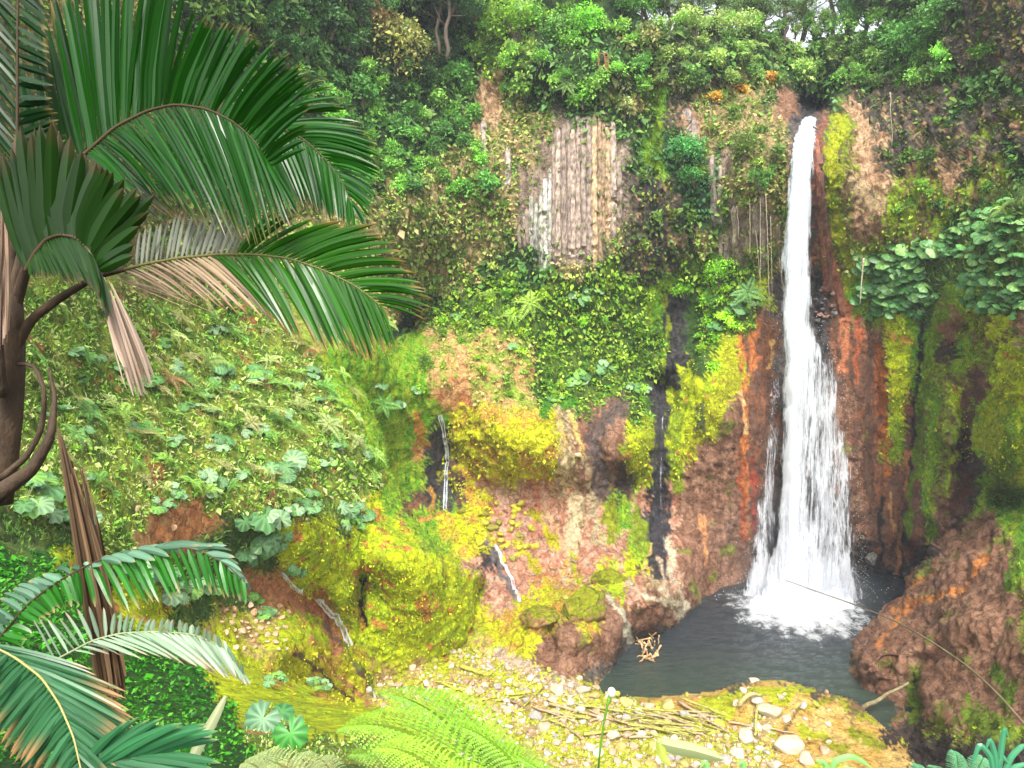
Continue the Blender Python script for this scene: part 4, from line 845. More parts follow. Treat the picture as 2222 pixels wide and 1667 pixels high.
def gplant(x, y, n, rpx, label, group=None, cols=((.24, .42, .22), (.30, .48, .28), (.18, .36, .16)), spread=1.6, small=False, surf=None, facing=.55):
    sf = surf or pick(x, y); p, N, _ = sf.at(x, y); px = p[1]/FOC; R = rpx*px
    root = tag(empty('broad_leaf_plant', p), label, 'plant', group)
    mb = MB(); ls = []
    for k in range(n):
        a = random.uniform(0, 6.28); d = random.uniform(0, 1)**.6*spread*R*(n/6)**.4
        pos = np.array([math.cos(a)*d, -abs(math.sin(a))*d*.2-R*.3, math.sin(a)*d*.55+R*random.uniform(.2, .7)])
        q, N2, _ = sf.at(x+pos[0]/px, y-pos[2]/px); pos = q-p+N2*R*random.uniform(.3, .8)+np.array([0, 0, R*.2])
        nrm = norm(N2*facing+np.array([random.uniform(-.35, .35), -.35, .75])+RS.randn(3)*.14)
        rot = Vector(nrm).to_track_quat('Z', 'Y').to_euler()
        o = ob('leaf', random.choice(GLOW if small else GUN), root, loc=pos)
        qt = Vector(nrm).to_track_quat('Z', 'Y') @ Matrix.Rotation(random.uniform(0, 6.28), 3, 'Z').to_quaternion()
        o.rotation_euler = qt.to_euler(); s = R*math.exp(random.gauss(-.1, .22)); o.scale = (s, s, s)
        c = random.choice(cols); kk = math.exp(random.gauss(0, .15)); o.color = (*[b*kk for b in c], 1)
        V, Fc = tube([(0, 0, -.1*R), tuple(pos*.5+np.array([0, -.1*R, -.15*R])), tuple(pos)], R*.045, 4); mb.add(V, Fc, (.25, .3, .1))
    ob('stem', mb.mesh('stem', [M_leaf]), root)
GP = [ # x,y,n,r,label
 (40, 1110, 9, 34, 'cluster of big round leaves at the left edge behind the brown palm strands'),
 (140, 1150, 8, 28, 'round-leaved plant just left of the hanging dead frond'),
 (565, 1140, 7, 26, 'large pale round leaves above the gully, left of the yellow moss'),
 (590, 1180, 8, 22, 'round-leaved clump above the red wet rock'),
 (540, 1190, 5, 24, 'round-leaved plant left of the clump above the red wet rock'),
 (660, 1110, 6, 17, 'small cluster of round leaves above the yellow moss patch'),
 (770, 1145, 9, 16, 'group of round leaves on top of the yellow mossy boulder'),
 (755, 1115, 5, 16, 'upper round leaves above the yellow mossy boulder'),
 (330, 1270, 7, 25, 'round leaves behind the arching lower palm frond'),
 (380, 1290, 6, 22, 'dark round leaves under the lower palm frond arch'),
 (430, 1275, 6, 18, 'round leaves below the palm frond beside the mossy runnel'),
 (290, 1240, 5, 26, 'round leaves just right of the dead frond'),
 (600, 1030, 5, 24, 'pale round leaf pair in the grass of the middle slope'),
 (480, 980, 5, 20, 'pale blue-green leaves in the grass left of the slope centre'),
 (450, 1060, 6, 20, 'round leaves at the top of the bare earth patch'),
 (560, 840, 7, 19, 'row of pale round leaves high on the left slope'),
 (470, 820, 6, 17, 'pale round leaves left end of the high row on the slope'),
 (635, 850, 5, 18, 'pale cut leaf at the right end of the high row'),
 (640, 1240, 6, 15, 'round leaves hanging over the small cascade'),
 (545, 1310, 5, 15, 'round leaves beside the orange rubble patch'),
 (575, 1340, 4, 13, 'small green round leaves in the orange rubble patch'),
 (420, 1400, 3, 12, 'small blue-green leaves beneath the pale palm frond'),
 (590, 1490, 7, 15, 'green round leaves on the yellow ledge'),
 (690, 1500, 9, 13, 'dark round leaves at the back edge of the yellow ledge'),
 (345, 1110, 5, 17, 'round leaves left of the bare earth patch'),
 (700, 1010, 4, 12, 'few pale leaves near the slope crest'),
 (1110, 765, 4, 10, 'small round leaves in the creepers of the middle cliff'),
 (1250, 830, 6, 13, 'round leaves on the creeper shelf left of the dark wall'),
 (1380, 850, 8, 12, 'round leaves on the creeper shelf above the brown rock'),
 (1310, 810, 6, 12, 'round leaves in the middle of the creeper shelf'),
 (1200, 870, 4, 11, 'round leaves at the left end of the creeper shelf'),
 (1600, 680, 6, 14, 'round leaves beside the waterfall below the tree fern'),
 (1560, 720, 5, 11, 'round leaves above the yellow moss knob'),
 (1640, 665, 3, 12, 'three round leaves close to the waterfall edge'),
 (1280, 640, 4, 13, 'round leaves under the tan rock columns'),
 (1255, 655, 5, 12, 'grey-green round leaves left of those under the columns'),
 (865, 880, 4, 11, 'tiny round leaves on the green moss bank by the trickle'),
 (900, 850, 3, 9, 'tiny pair of round leaves on the green moss bank'),
 (820, 840, 3, 10, 'round leaves at the top of the green moss bank'),
 (995, 690, 5, 9, 'small blue round leaves on the fern-covered cliff'),
]
for x, y, n, r, lab in GP: gplant(x, y, n, r, lab, small=r < 15, cols=((.15, .31, .12), (.22, .37, .18), (.11, .26, .09), (.17, .36, .07)))
k = 0; placed = []
while k < 62:
    x = random.uniform(1870, 2222); y = random.uniform(400, 690)
    if y < 700-(x-1870)*.78 and y < 560-(x-1900)*.45: continue
    if x > 2040 and y > 560 and not (x > 2100 and y < 780): continue
    if any(math.hypot(x-a, y-b) < 20 for a, b in placed): continue
    placed.append((x, y)); k += 1
    gplant(x, y, random.randint(5, 7), random.uniform(10, 15), tell(random.choice(['dark', 'pale', 'mid-green'])+' round-leaved thicket plant', x, y), 'round-leaved plants right of the waterfall', small=True, cols=((.09, .27, .07), (.15, .36, .11), (.22, .42, .12), (.07, .2, .05)), spread=2.0)
placed = []; k = 0
while k < 34:
    x = random.uniform(80, 800); y = random.uniform(680, 1130)
    if y < 640+(x-300)*.5 or any(math.hypot(x-a, y-b) < 40 for a, b in placed): continue
    placed.append((x, y)); k += 1
    gplant(x, y, random.randint(3, 5), random.uniform(10, 16), tell('small round-leaved slope plant', x, y), 'round-leaved plants of the slope', small=True, cols=((.18, .34, .15), (.24, .38, .2), (.13, .31, .08)))
# two near big leaves
def bigleaf(x, y, Y, rpx, colr, label, tilt, rz):
    Y = float(LEDGE.at(x, y+10)[0][1])-Y; p = P(x, y, Y); R = rpx*Y/FOC; root = tag(empty('broad_leaf_plant', p+np.array([0, .2, -R*1.5])), label, 'plant'); c = R*1.5
    o = ob('leaf', GUN[rz % 5], root, loc=(0, -.2, c)); n = Vector(tilt).normalized()
    o.rotation_euler = (n.to_track_quat('Z', 'Y') @ Matrix.Rotation(rz, 3, 'Z').to_quaternion()).to_euler(); o.scale = (R, R, R); o.color = (*colr, 1)
    mb = MB(); V, Fc = tube([(0, 0, -.5), (0, -.1, c*.5), (0, -.2, c)], R*.04, 5); mb.add(V, Fc, (.2, .3, .1)); ob('stem', mb.mesh('stem', [M_leaf]), root)
bigleaf(570, 1560, 1.6, 46, (.11, .24, .12), 'large grey-green umbrella leaf at the foot of the yellow ledge', (.0, -.75, .6), 1)
bigleaf(630, 1592, 1.8, 44, (.045, .24, .03), 'deep green umbrella leaf right of the grey-green one', (.1, -.8, .5), 2)
bigleaf(612, 1545, .9, 30, (.06, .2, .06), 'smaller leaf behind the two umbrella leaves', (.1, -.3, .9), 3)
# ------------------------------------------------------------------ fern fronds
def frond_mesh(n=16, wid=.30, seed=0, droop=.35, sub=False, mat=None):
    rs = np.random.RandomState(seed); mb = MB(); t = np.linspace(0, 1, n+1)
    spine = np.stack([t, 0*t, .35*t-(.35+droop)*t**2], 1)
    V, Fc = tube(spine, np.linspace(.010, .002, n+1), 4); mb.add(V, Fc, (.7, .7, .5))
    for i in range(1, n+1):
        w = wid*math.sin(math.pi*min(1, (.12+.88*t[i])))**.7*(1.02-t[i]*.75)
        for s in (-1, 1):
            b = spine[i]; tp = b+np.array([w*.45, s*w, -.12*w+.03*rs.randn()*w]); d = tp-b
            if not sub:
                m = b+d*.4; pw = .55/n; a1 = m+np.array([pw, 0, .01]); a2 = m-np.array([pw, 0, -.01])
                mb.add([b, a1, tp, a2], [[0, 1, 2, 3]], np.full(3, math.exp(rs.randn()*.15)))
            else:
                K = 11
                for j in range(1, K):
                    u = j/K; bb = b+d*u+np.array([0, 0, .02*math.sin(u*3)-.05*w*u*u*2]); l = .50/n*(1-u*.75)
                    for q in (-1, 1):
                        e = bb+np.array([q*l*1.35, s*l*.45, -.004]); h = d/K*.5
                        mb.add([bb-h, bb+h, e], [[0, 1, 2]], np.full(3, math.exp(rs.randn()*.15)))
    return mb.mesh('frond', [M_leafo])
FR = [frond_mesh(14, .30, s, .3+.1*s) for s in range(3)]
def fern(x, y, nf, lpx, colr, label, group=None, surf=None, spread=3.14, az0=None):
    sf = surf or pick(x, y); p, N, _ = sf.at(x, y); L = lpx*p[1]/FOC
    root = tag(empty('fern', p+N*L*.36), label, 'fern', group)
    root.rotation_euler = Vector(norm(N*.75+np.array([0, 0, .5]))).to_track_quat('Z', 'Y').to_euler(); az = random.uniform(0, 6.28)
    for k in range(nf):
        a = az+k/nf*6.28+random.uniform(-.2, .2)
        o = ob('frond', random.choice(FR), root); o.rotation_euler = (random.uniform(-.3, .3), random.uniform(-.35, .05), a); s = L*random.uniform(.75, 1.1); o.scale = (s, s, s)
        kk = math.exp(random.gauss(0, .12)); o.color = (*[c*kk for c in colr], 1)
FU = [(430, 780, 62, (.34, .5, .12), 'drooping yellow-green fern high on the left slope'), (345, 830, 60, (.45, .28, .12), 'fern with rusty fronds right of the tan palm strands'),
      (390, 840, 56, (.20, .38, .10), 'green hanging fern beside the rusty fern'), (560, 905, 58, (.40, .52, .14), 'bright fern clump in the middle of the left slope'),
      (640, 890, 50, (.42, .50, .16), 'pale fern right of the bright clump'), (250, 910, 66, (.34, .55, .10), 'lime fern near the palm trunk on the slope'),
      (180, 900, 58, (.16, .34, .08), 'darker fern behind the curled palm spathe'), (700, 930, 50, (.42, .52, .18), 'fern on the crest of the slope'),
      (760, 960, 44, (.44, .52, .2), 'fern fading into the pale crest above the moss'), (290, 960, 55, (.42, .38, .14), 'tan and green fern below the lime fern'),
      (1625, 625, 42, (.20, .42, .12), 'tree fern spreading beside the waterfall'), (1150, 660, 48, (.34, .52, .06), 'yellow-green fern on the cliff under the soil face'),
      (1070, 650, 40, (.30, .48, .06), 'fern left of the yellow-green cliff fern'), (1110, 690, 36, (.3, .5, .06), 'lower fern among the creepers'),
      (820, 700, 36, (.3, .46, .1), 'fern below the drooping palm frond tip'), (1230, 180, 30, (.25, .42, .1), 'fern hanging off the upper rim'),
      (1390, 250, 20, (.2, .4, .06), 'small fern by the green streak'), (1970, 70, 46, (.12, .4, .06), 'bright tree fern under the right rim trees'), (1930, 60, 40, (.12, .34, .06), 'tree fern left of the bright one on the right rim'),
      (2195, 460, 40, (.3, .44, .1), 'long-leaved fern at the right edge over the round leaves'), (870, 60, 44, (.12, .28, .12), 'pale tree fern in the dark forest'), (1135, 20, 40, (.16, .32, .12), 'drooping tree fern on the top rim'),
      (150, 950, 50, (.2, .42, .1), 'fern by the palm trunk base'), (480, 720, 44, (.24, .4, .1), 'fern under the mid palm frond')]
for x, y, l, c, lab in FU: fern(x, y, 7, l, c, lab)
placed = []; k = 0
while k < 78:
    x = random.uniform(60, 820); y = random.uniform(650, 1080)
    if y < 600+(x-300)*.45 or any(math.hypot(x-a, y-b) < 34 for a, b in placed): continue
    placed.append((x, y)); k += 1
    fern(x, y, 6, random.uniform(26, 46), random.choice([(.38, .62, .12), (.28, .54, .09), (.52, .66, .2), (.18, .42, .08), (.42, .42, .16)]), tell('slope fern with spread fronds', x, y), 'ferns of the left slope')
placed = []; k = 0
while k < 26:
    x = random.uniform(1420, 1720); y = random.uniform(85, 150); k += 1
    fern(x, y, 5, random.uniform(16, 26), random.choice([(.2, .38, .08), (.28, .42, .08), (.14, .28, .06)]), tell(random.choice(['small bright', 'small dull', 'little'])+' fern drooping from the rim', x, y), 'drooping rim ferns')
# ------------------------------------------------------------------ palms
def frond_build(root, name, rach, keys_a, keys_b, n, w0, colA, colTip, rr=(7, 2), rcol=(.09, .06, .03), tw=(.1, .9), arch=.12, brown=.15, lim=None, seed=0, foldk=.35, wprof=None):
    """rach (x,y,Y) px; keys: (t, tipx, tipy, dY, width factor)"""
    rs = np.random.RandomState(seed); org = np.array(root.location)
    R = spline(rach, 40); Rw = P(R[:, 0], R[:, 1], R[:, 2]); tt = np.linspace(0, 1, 40)
    px = R[:, 2]/FOC
    mb = MB(); V, Fc = tube(Rw, np.linspace(rr[0], rr[1], 40)*px/2, 7); mb.add(V, Fc, rcol)
    fr = ob(name, mb.mesh(name, [M_palm], True, origin=org), root)
    for side, keys in ((0, keys_a), (1, keys_b)):
        if not keys: continue
        K = np.array(keys, float)
        for i in range(n):
            t = K[0, 0]+(K[-1, 0]-K[0, 0])*(i+rs.uniform(-.15, .15)+.5)/n; t = min(max(t, 0), 1)
            b = np.array([np.interp(t, tt, R[:, 0]), np.interp(t, tt, R[:, 1]), np.interp(t, tt, R[:, 2])])
            tx, ty, dY, wf_ = [np.interp(t, K[:, 0], K[:, q]) for q in (1, 2, 3, 4)]
            L = math.hypot(tx-b[0], ty-b[1]); tx += rs.randn()*.025*L; ty += rs.randn()*.025*L
            kl = rs.uniform(.92, 1.04); tx = b[0]+(tx-b[0])*kl; ty = b[1]+(ty-b[1])*kl
            A = P(b[0], b[1], b[2]); Tt = P(tx, ty, b[2]+dY+rs.randn()*.05)
            Mi = (A+Tt)/2+np.array([0, 0, 1])*np.linalg.norm(Tt-A)*arch*rs.uniform(.7, 1.3)
            m = 9; u = np.linspace(0, 1, m)[:, None]; C_ = (1-u)**2*A+2*u*(1-u)*Mi+u*u*Tt
            d = norm(np.gradient(C_, axis=0)); vw = norm(np.array([0, 0, HC])-C_); sd_ = norm(np.cross(d, vw)); nn = np.cross(sd_, d)
            a = rs.uniform(*tw)*rs.choice([-1, 1]); s2 = sd_*math.cos(a)+nn*math.sin(a); n2 = nn*math.cos(a)-sd_*math.sin(a)
            uu = u[:, 0]; wp = np.minimum(1, .35+uu*3)*np.sqrt(np.clip(1-uu**2.6, 0, 1)); ww = (w0*wf_*b[2]/FOC/2*wp)[:, None]
            V = np.stack([C_-s2*ww-n2*ww*foldk, C_+n2*ww*.0, C_+s2*ww-n2*ww*foldk], 1).reshape(-1, 3)
            f = [[3*q+e, 3*q+e+1, 3*q+e+4, 3*q+e+3] for q in range(m-1) for e in (0, 1)]
            br = ss(1-brown*rs.uniform(.3, 2.2), 1.02, uu)[:, None]; k_ = math.exp(rs.randn()*.15)
            cA = np.array(colA(t, side) if callable(colA) else colA)*k_; cc = cA*(1-br)+np.array(colTip)*br
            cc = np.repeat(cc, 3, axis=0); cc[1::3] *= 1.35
            mb = MB(); mb.add(V-A, f, cc)
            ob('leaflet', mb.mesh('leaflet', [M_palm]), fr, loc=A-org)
    return fr
DG = (.007, .06, .002); TIP = (.22, .17, .05)  # green darkened so the colour carries the shade on the palm
palm = tag(empty('palm_tree', P(5, 1060, 6.5)), 'big dark palm leaning in from the left edge with arching fronds', 'palm tree')
org = np.array(palm.location)
# trunk and petioles
M_trunk = simple('palm_trunk', (.055, .032, .015), ns=5, sx=(1, 1, .4), bump=.5)
mb = MB(); V, Fc = tube(P([0, 8, 14, 18, 20, 25], [1090, 1000, 900, 800, 720, 640], [6.5]*6), np.array([26, 30, 33, 34, 30, 22])*6.5/FOC, 14, .03); mb.add(V, Fc)
ob('trunk', mb.mesh('trunk', [M_trunk], True, origin=org), palm)
def petiole(pts, r, nm='petiole', c=None):
    mb = MB(); q = spline(pts, 18); V, Fc = tube(P(q[:, 0], q[:, 1], q[:, 2]), np.linspace(r[0], r[1], 18)*q[:, 2]/FOC/2, 8); mb.add(V, Fc); ob(nm, mb.mesh(nm, [M_trunk], True, origin=org), palm)
petiole([(10, 740, 6.5), (40, 640, 6.5), (60, 570, 6.5), (90, 520, 6.5)], (34, 16))
petiole([(30, 760, 6.5), (70, 690, 6.5), (140, 640, 6.5), (210, 600, 6.5), (270, 585, 6.5)], (26, 10))
petiole([(10, 700, 6.6), (60, 500, 6.7), (120, 400, 6.8), (175, 340, 6.9)], (24, 12))
petiole([(15, 720, 6.6), (25, 500, 6.8), (36, 300, 7)], (24, 10))
petiole([(0, 860, 6.3), (-10, 700, 6.2), (-20, 500, 6)], (30, 20))
petiole([(40, 790, 6.4), (75, 790, 6.3), (98, 850, 6.2), (92, 930, 6.2), (60, 990, 6.2), (0, 1040, 6.2)], (8, 16), 'spathe')
petiole([(105, 800, 6.2), (120, 860, 6.1), (110, 950, 6.0), (70, 1020, 6.0), (-10, 1075, 6.0)], (4, 40), 'spathe')
frond_build(palm, 'frond', [(175, 342, 6.8), (250, 275, 6.8), (320, 240, 6.8), (380, 226, 6.7), (450, 236, 6.6), (510, 266, 6.5), (555, 308, 6.4), (585, 365, 6.3)],
 [(.0, 120, 40, .3, 1.3), (.10, 150, -60, .3, 1.3), (.16, 215, -90, .2, 1.4), (.3, 330, -70, .2, 1.5), (.42, 400, -60, 0, 1.5), (.46, 445, 40, 0, 1.4), (.56, 500, 42, 0, 1.3), (.66, 580, 88, 0, 1.2), (.76, 640, 130, -.2, 1.1), (.86, 690, 175, -.3, 1), (1, 660, 330, -.3, 1)],
 [(.03, 270, 420, -.5, .8), (.15, 380, 450, -.6, .8), (.3, 450, 500, -.6, .8), (.5, 520, 520, -.5, .8), (.7, 565, 530, -.4, .8), (.85, 620, 500, -.4, .8), (1, 650, 470, -.3, .8)], 62, 12.5, DG, TIP, brown=.05, arch=.10, seed=1, rr=(9, 3), tw=(.05, 1.0))
frond_build(palm, 'frond', [(440, 300, 7.3), (525, 268, 7.3), (600, 275, 7.3), (660, 302, 7.2), (710, 350, 7.1), (745, 400, 7.0), (765, 450, 6.9)],
 [(.0, 600, 150, .2, .9), (.15, 715, 172, 0, .9), (.35, 770, 255, 0, .9), (.5, 828, 325, 0, .8), (.7, 832, 385, -.1, .8), (.85, 815, 445, -.1, .8), (1, 790, 500, -.1, .7)],
 [(.05, 560, 420, -.3, .8), (.25, 640, 440, -.3, .9), (.45, 690, 470, -.3, .9), (.65, 715, 480, -.2, .9), (.8, 740, 485, -.2, .8), (1, 770, 500, -.1, .6)], 48, 11, (.010, .08, .003), TIP, brown=.05, arch=.12, seed=2, rr=(6, 2), tw=(.05, .8))
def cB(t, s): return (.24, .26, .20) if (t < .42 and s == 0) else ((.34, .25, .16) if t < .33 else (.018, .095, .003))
frond_build(palm, 'frond', [(262, 588, 6.5), (320, 572, 6.5), (390, 560, 6.5), (475, 552, 6.5), (550, 552, 6.4), (625, 560, 6.3), (700, 585, 6.2), (775, 622, 6.1), (828, 665, 6.0)],
 [(.05, 300, 500, .1, .6), (.2, 400, 460, .1, .7), (.4, 545, 455, 0, .8), (.5, 730, 480, -.1, 1), (.62, 825, 497, -.1, 1), (.72, 875, 548, -.1, 1), (.82, 912, 602, -.1, .9), (.92, 938, 658, -.1, .8), (1, 930, 700, -.1, .6)],
 [(.0, 380, 655, -.2, .5), (.15, 480, 665, -.3, .5), (.3, 590, 700, -.3, .7), (.42, 640, 735, -.3, .9), (.55, 700, 765, -.3, 1.1), (.7, 770, 775, -.2, 1.2), (.85, 820, 780, -.2, 1.1), (1, 860, 750, -.1, .7)], 52, 12.5, cB, (.32, .15, .05), arch=.10, brown=.14, seed=3, rr=(8, 2), rcol=(.2, .2, .06), tw=(.05, .7))
frond_build(palm, 'frond', [(55, 590, 6.1), (75, 550, 6.1), (100, 520, 6.1), (130, 509, 6.0), (165, 515, 5.9), (195, 545, 5.8), (215, 590, 5.8)],
 [(.0, -40, 330, 0, 1.2), (.15, 20, 300, 0, 1.4), (.3, 70, 280, 0, 1.5), (.42, 115, 268, 0, 1.6), (.52, 168, 320, 0, 1.7), (.62, 210, 345, 0, 1.7), (.72, 252, 365, 0, 1.7), (.8, 285, 410, 0, 1.6), (.88, 350, 425, 0, 1.5), (.94, 290, 520, -.1, 1.5), (1, 290, 560, -.1, 1.2)],
 [(.1, 60, 600, -.2, .5), (.3, 130, 610, -.3, .5), (.5, 190, 620, -.3, .6), (.7, 215, 640, -.3, .6), (1, 240, 700, -.2, .6)], 34, 21, (.010, .040, .003), (.06, .04, .015), arch=.04, seed=4, rr=(12, 5), tw=(.05, .35))
frond_build(palm, 'frond', [(30, 560, 7.2), (35, 400, 7.2), (38, 250, 7.2), (38, 100, 7.2), (40, -60, 7.2)],
 [(.1, 150, 440, 0, 1), (.3, 140, 300, 0, 1), (.6, 115, 200, 0, 1.1), (1, 100, 10, 0, 1.1)], [(.0, -80, 420, 0, .9), (.4, -60, 200, 0, .9), (1, -60, -160, 0, .9)], 26, 14, (.006, .035, .006), TIP, arch=.03, seed=5, rr=(8, 5))
frond_build(palm, 'frond', [(60, 520, 7.6), (150, 380, 7.6), (200, 300, 7.6), (240, 250, 7.6)],
 [(.1, 0, 200, 0, 1.1), (.4, 60, 40, 0, 1.2), (.8, 110, -40, 0, 1.2), (1, 150, -20, 0, 1.2)], [(.1, 200, 480, -.2, .8), (.5, 330, 470, -.3, .9), (1, 430, 480, -.3, .9)], 16, 15, (.01, .05, .006), TIP, arch=.06, seed=6)
# dry strand bundles
def strands(name, x0, y0, x1, y1, n, spread, Y, colr, root, seed=0, w=8, midbow=0, top_spread=4, bot=None):
    rs = np.random.RandomState(seed); og = np.array(root.location); mb = MB()
    for k in range(n):
        s = rs.uniform(-1, 1); a = np.array([x0+s*top_spread, y0+rs.uniform(0, 10), Y]); e = np.array([x1+s*spread+rs.randn()*3, y1-abs(s)*rs.uniform(0, 60)-rs.uniform(0, 20), Y+rs.uniform(-.1, .1)])
        st = rs.uniform(0, .35) if bot is None else 0
        m = (a+e)/2+np.array([midbow+s*spread*.45, rs.randn()*6, rs.uniform(-.12, .12)])
        u = np.linspace(st, 1, 12)[:, None]; q = (1-u)**2*a+2*u*(1-u)*m+u*u*e; c = P(q[:, 0], q[:, 1], q[:, 2])
        an = rs.uniform(-.9, .9); sd_ = np.array([math.cos(an), math.sin(an), 0]); ww = (w*rs.uniform(.5, 1.2)*Y/FOC/2*np.sqrt(np.clip(np.sin(np.linspace(.15, 3.0, 12)), 0, 1)))[:, None]
        V = np.stack([c-sd_*ww, c+np.array([0, -.5, 0])*ww, c+sd_*ww], 1).reshape(-1, 3); f = [[3*i+j, 3*i+j+1, 3*i+j+4, 3*i+j+3] for i in range(11) for j in (0, 1)]
        kk = math.exp(rs.randn()*.35); mb.add(V, f, np.array(colr)*kk)
    o = ob(name, mb.mesh(name, [M_palm], origin=og), root); return o
strands('dry_leaflets', 225, 590, 305, 865, 26, 36, 5.8, (.48, .36, .27), palm, 1, 9, 0, 6)['label'] = 'tan dried leaflets hanging from the curled frond'
strands('dead_leaflets', 128, 925, 243, 1525, 90, 32, 5.6, (.16, .10, .055), palm, 2, 13, 14, 3)['label'] = 'long dark brown dead frond hanging below the trunk'
strands('dead_leaflets', 170, 1000, 235, 1480, 34, 34, 5.7, (.22, .14, .08), palm, 3, 8, 10, 14)
strands('dry_leaflets', 60, 600, 200, 620, 14, 20, 6.0, (.35, .25, .16), palm, 4, 6, 0, 10)
strands('dry_leaflets', 240, 590, 420, 690, 12, 40, 6.2, (.4, .28, .18), palm, 5, 5, 0, 6)
strands('dry_leaflets', 5, 420, 0, 760, 16, 16, 6.2, (.4, .28, .2), palm, 6, 8, 0, 8)
# lower palm
lp = tag(empty('young_palm', P(-40, 1660, 4.5)), 'low palm at the bottom left corner with blue-green tan-tipped fronds', 'palm tree')
frond_build(lp, 'frond', [(-30, 1420, 5.2), (60, 1310, 5.2), (130, 1258, 5.2), (200, 1222, 5.2), (270, 1196, 5.2), (350, 1185, 5.2), (430, 1192, 5.1), (490, 1222, 5.1), (530, 1262, 5.0)],
 [(.02, -60, 1370, 0, 1.2), (.2, 0, 1290, 0, 1.3), (.35, 90, 1245, 0, 1.3), (.43, 170, 1230, 0, 1.2), (.5, 275, 1225, -.1, 1.2), (.6, 350, 1215, -.1, 1.2), (.68, 450, 1180, 0, 1), (.8, 500, 1190, 0, .9), (1, 550, 1290, 0, .9)],
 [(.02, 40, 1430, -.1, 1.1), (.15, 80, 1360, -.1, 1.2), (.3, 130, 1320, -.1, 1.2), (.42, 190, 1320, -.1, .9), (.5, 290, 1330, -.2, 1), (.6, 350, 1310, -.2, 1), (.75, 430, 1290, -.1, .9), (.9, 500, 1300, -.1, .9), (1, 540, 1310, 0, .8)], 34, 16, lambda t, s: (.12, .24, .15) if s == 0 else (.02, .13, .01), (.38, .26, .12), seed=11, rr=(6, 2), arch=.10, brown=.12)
frond_build(lp, 'frond', [(115, 1435, 4.9), (200, 1390, 4.9), (260, 1374, 4.9), (340, 1370, 4.9), (420, 1376, 4.9), (480, 1402, 4.8), (530, 1470, 4.8)],
 [(.0, 70, 1340, 0, .6), (.12, 110, 1340, 0, .6), (.22, 180, 1310, 0, .7), (.3, 250, 1325, 0, .8), (.45, 325, 1342, 0, 1), (.6, 385, 1345, 0, 1.1), (.72, 440, 1360, 0, 1), (.85, 480, 1385, 0, .9), (1, 530, 1450, 0, .8)],
 [(.1, 200, 1420, -.1, .5), (.3, 370, 1430, -.2, .7), (.45, 440, 1450, -.2, .9), (.6, 480, 1465, -.1, 1), (.8, 520, 1480, -.1, 1), (1, 545, 1490, 0, .8)], 32, 13, (.27, .38, .25), (.42, .3, .2), seed=12, rr=(5, 2), arch=.06, brown=.25, rcol=(.4, .45, .25))
frond_build(lp, 'frond', [(-30, 1395, 4.2), (30, 1425, 4.2), (90, 1470, 4.1), (130, 1530, 4.0), (160, 1600, 3.9), (180, 1690, 3.8)],
 [(.0, 180, 1450, 0, .9), (.15, 270, 1500, 0, 1), (.3, 300, 1570, 0, 1.1), (.45, 290, 1610, 0, 1.1), (.6, 270, 1640, 0, 1.1), (.8, 250, 1700, 0, 1), (1, 210, 1750, 0, 1)],
 [(.05, -60, 1440, 0, 1.4), (.2, -30, 1500, 0, 1.5), (.35, -20, 1590, 0, 1.6), (.5, 20, 1640, 0, 1.6), (.7, 80, 1680, 0, 1.6), (1, 140, 1760, 0, 1.4)], 36, 12, (.035, .13, .05), (.42, .22, .10), seed=13, rr=(7, 4), rcol=(.45, .42, .15), arch=.04, brown=.28, tw=(.02, .3))
frond_build(lp, 'frond', [(120, 1720, 3.9), (180, 1680, 3.9), (240, 1650, 3.9), (300, 1640, 3.9)],
 [(.0, 250, 1570, 0, 1.3), (.3, 360, 1560, 0, 1.4), (.6, 400, 1580, 0, 1.5), (.9, 470, 1575, 0, 1.5), (1, 480, 1620, 0, 1.5)], [(.1, 300, 1750, 0, 1.3), (.6, 420, 1700, 0, 1.4), (1, 480, 1665, 0, 1.4)], 18, 16, (.03, .14, .05), (.2, .3, .1), seed=14, arch=.08, tw=(.02, .3), brown=.06)
# ------------------------------------------------------------------ near ferns and small near plants
NF = [frond_mesh(26, .22, 80+s, .25, True) for s in range(2)]
def near_frond(root, pb, pt, Y, Yt, colr, roll=0):
    a = P(pb[0], pb[1], Y); b = P(pt[0], pt[1], Yt); d = b-a; L = float(np.linalg.norm(d)); o = ob('frond', random.choice(NF), root, loc=a-np.array(root.location))
    x = Vector(norm(d)); up = Vector((0, -.45, .9)); y = up.cross(x).normalized(); z = x.cross(y)
    # frond mesh ends lower than its start: tilt so the tip lands on b
    k = math.atan2(.25, 1.0); M = Matrix((x, y, z)).transposed() @ Matrix.Rotation(-k, 3, 'Y') @ Matrix.Rotation(roll, 3, 'X')
    o.rotation_euler = M.to_euler(); o.scale = (L*.97, L*.97, L*1.25); o.color = (*colr, 1)
nf = tag(empty('fern', P(1120, 1700, 7)), 'bright lime fern spreading across the bottom centre foreground', 'fern')
for pb, pt, Y, Yt, r in [((1085, 1690), (815, 1490), 7.5, 9, 0), ((1120, 1690), (905, 1485), 7.5, 9, .1), ((1060, 1700), (720, 1575), 7, 8.5, 0), ((1040, 1720), (740, 1640), 7, 8, -.1), ((1150, 1700), (960, 1560), 7, 8, .1), ((1180, 1720), (1000, 1600), 7, 7.8, .1), ((1240, 1740), (1120, 1640), 6.5, 7, 0), ((1100, 1740), (860, 1670), 6.4, 7, 0), ((1020, 1740), (800, 1620), 6.4, 7.6, 0), ((1200, 1730), (1060, 1610), 6.8, 7.8, .2), ((1110, 1700), (880, 1560), 7.2, 8.6, .1)]:
    near_frond(nf, pb, pt, Y, Yt, random.choice([(.24, .46, .03), (.18, .40, .02), (.32, .52, .04)]), r)
nf = tag(empty('fern', P(620, 1720, 8)), 'faded olive fern at the bottom edge left of the lime fern', 'fern')
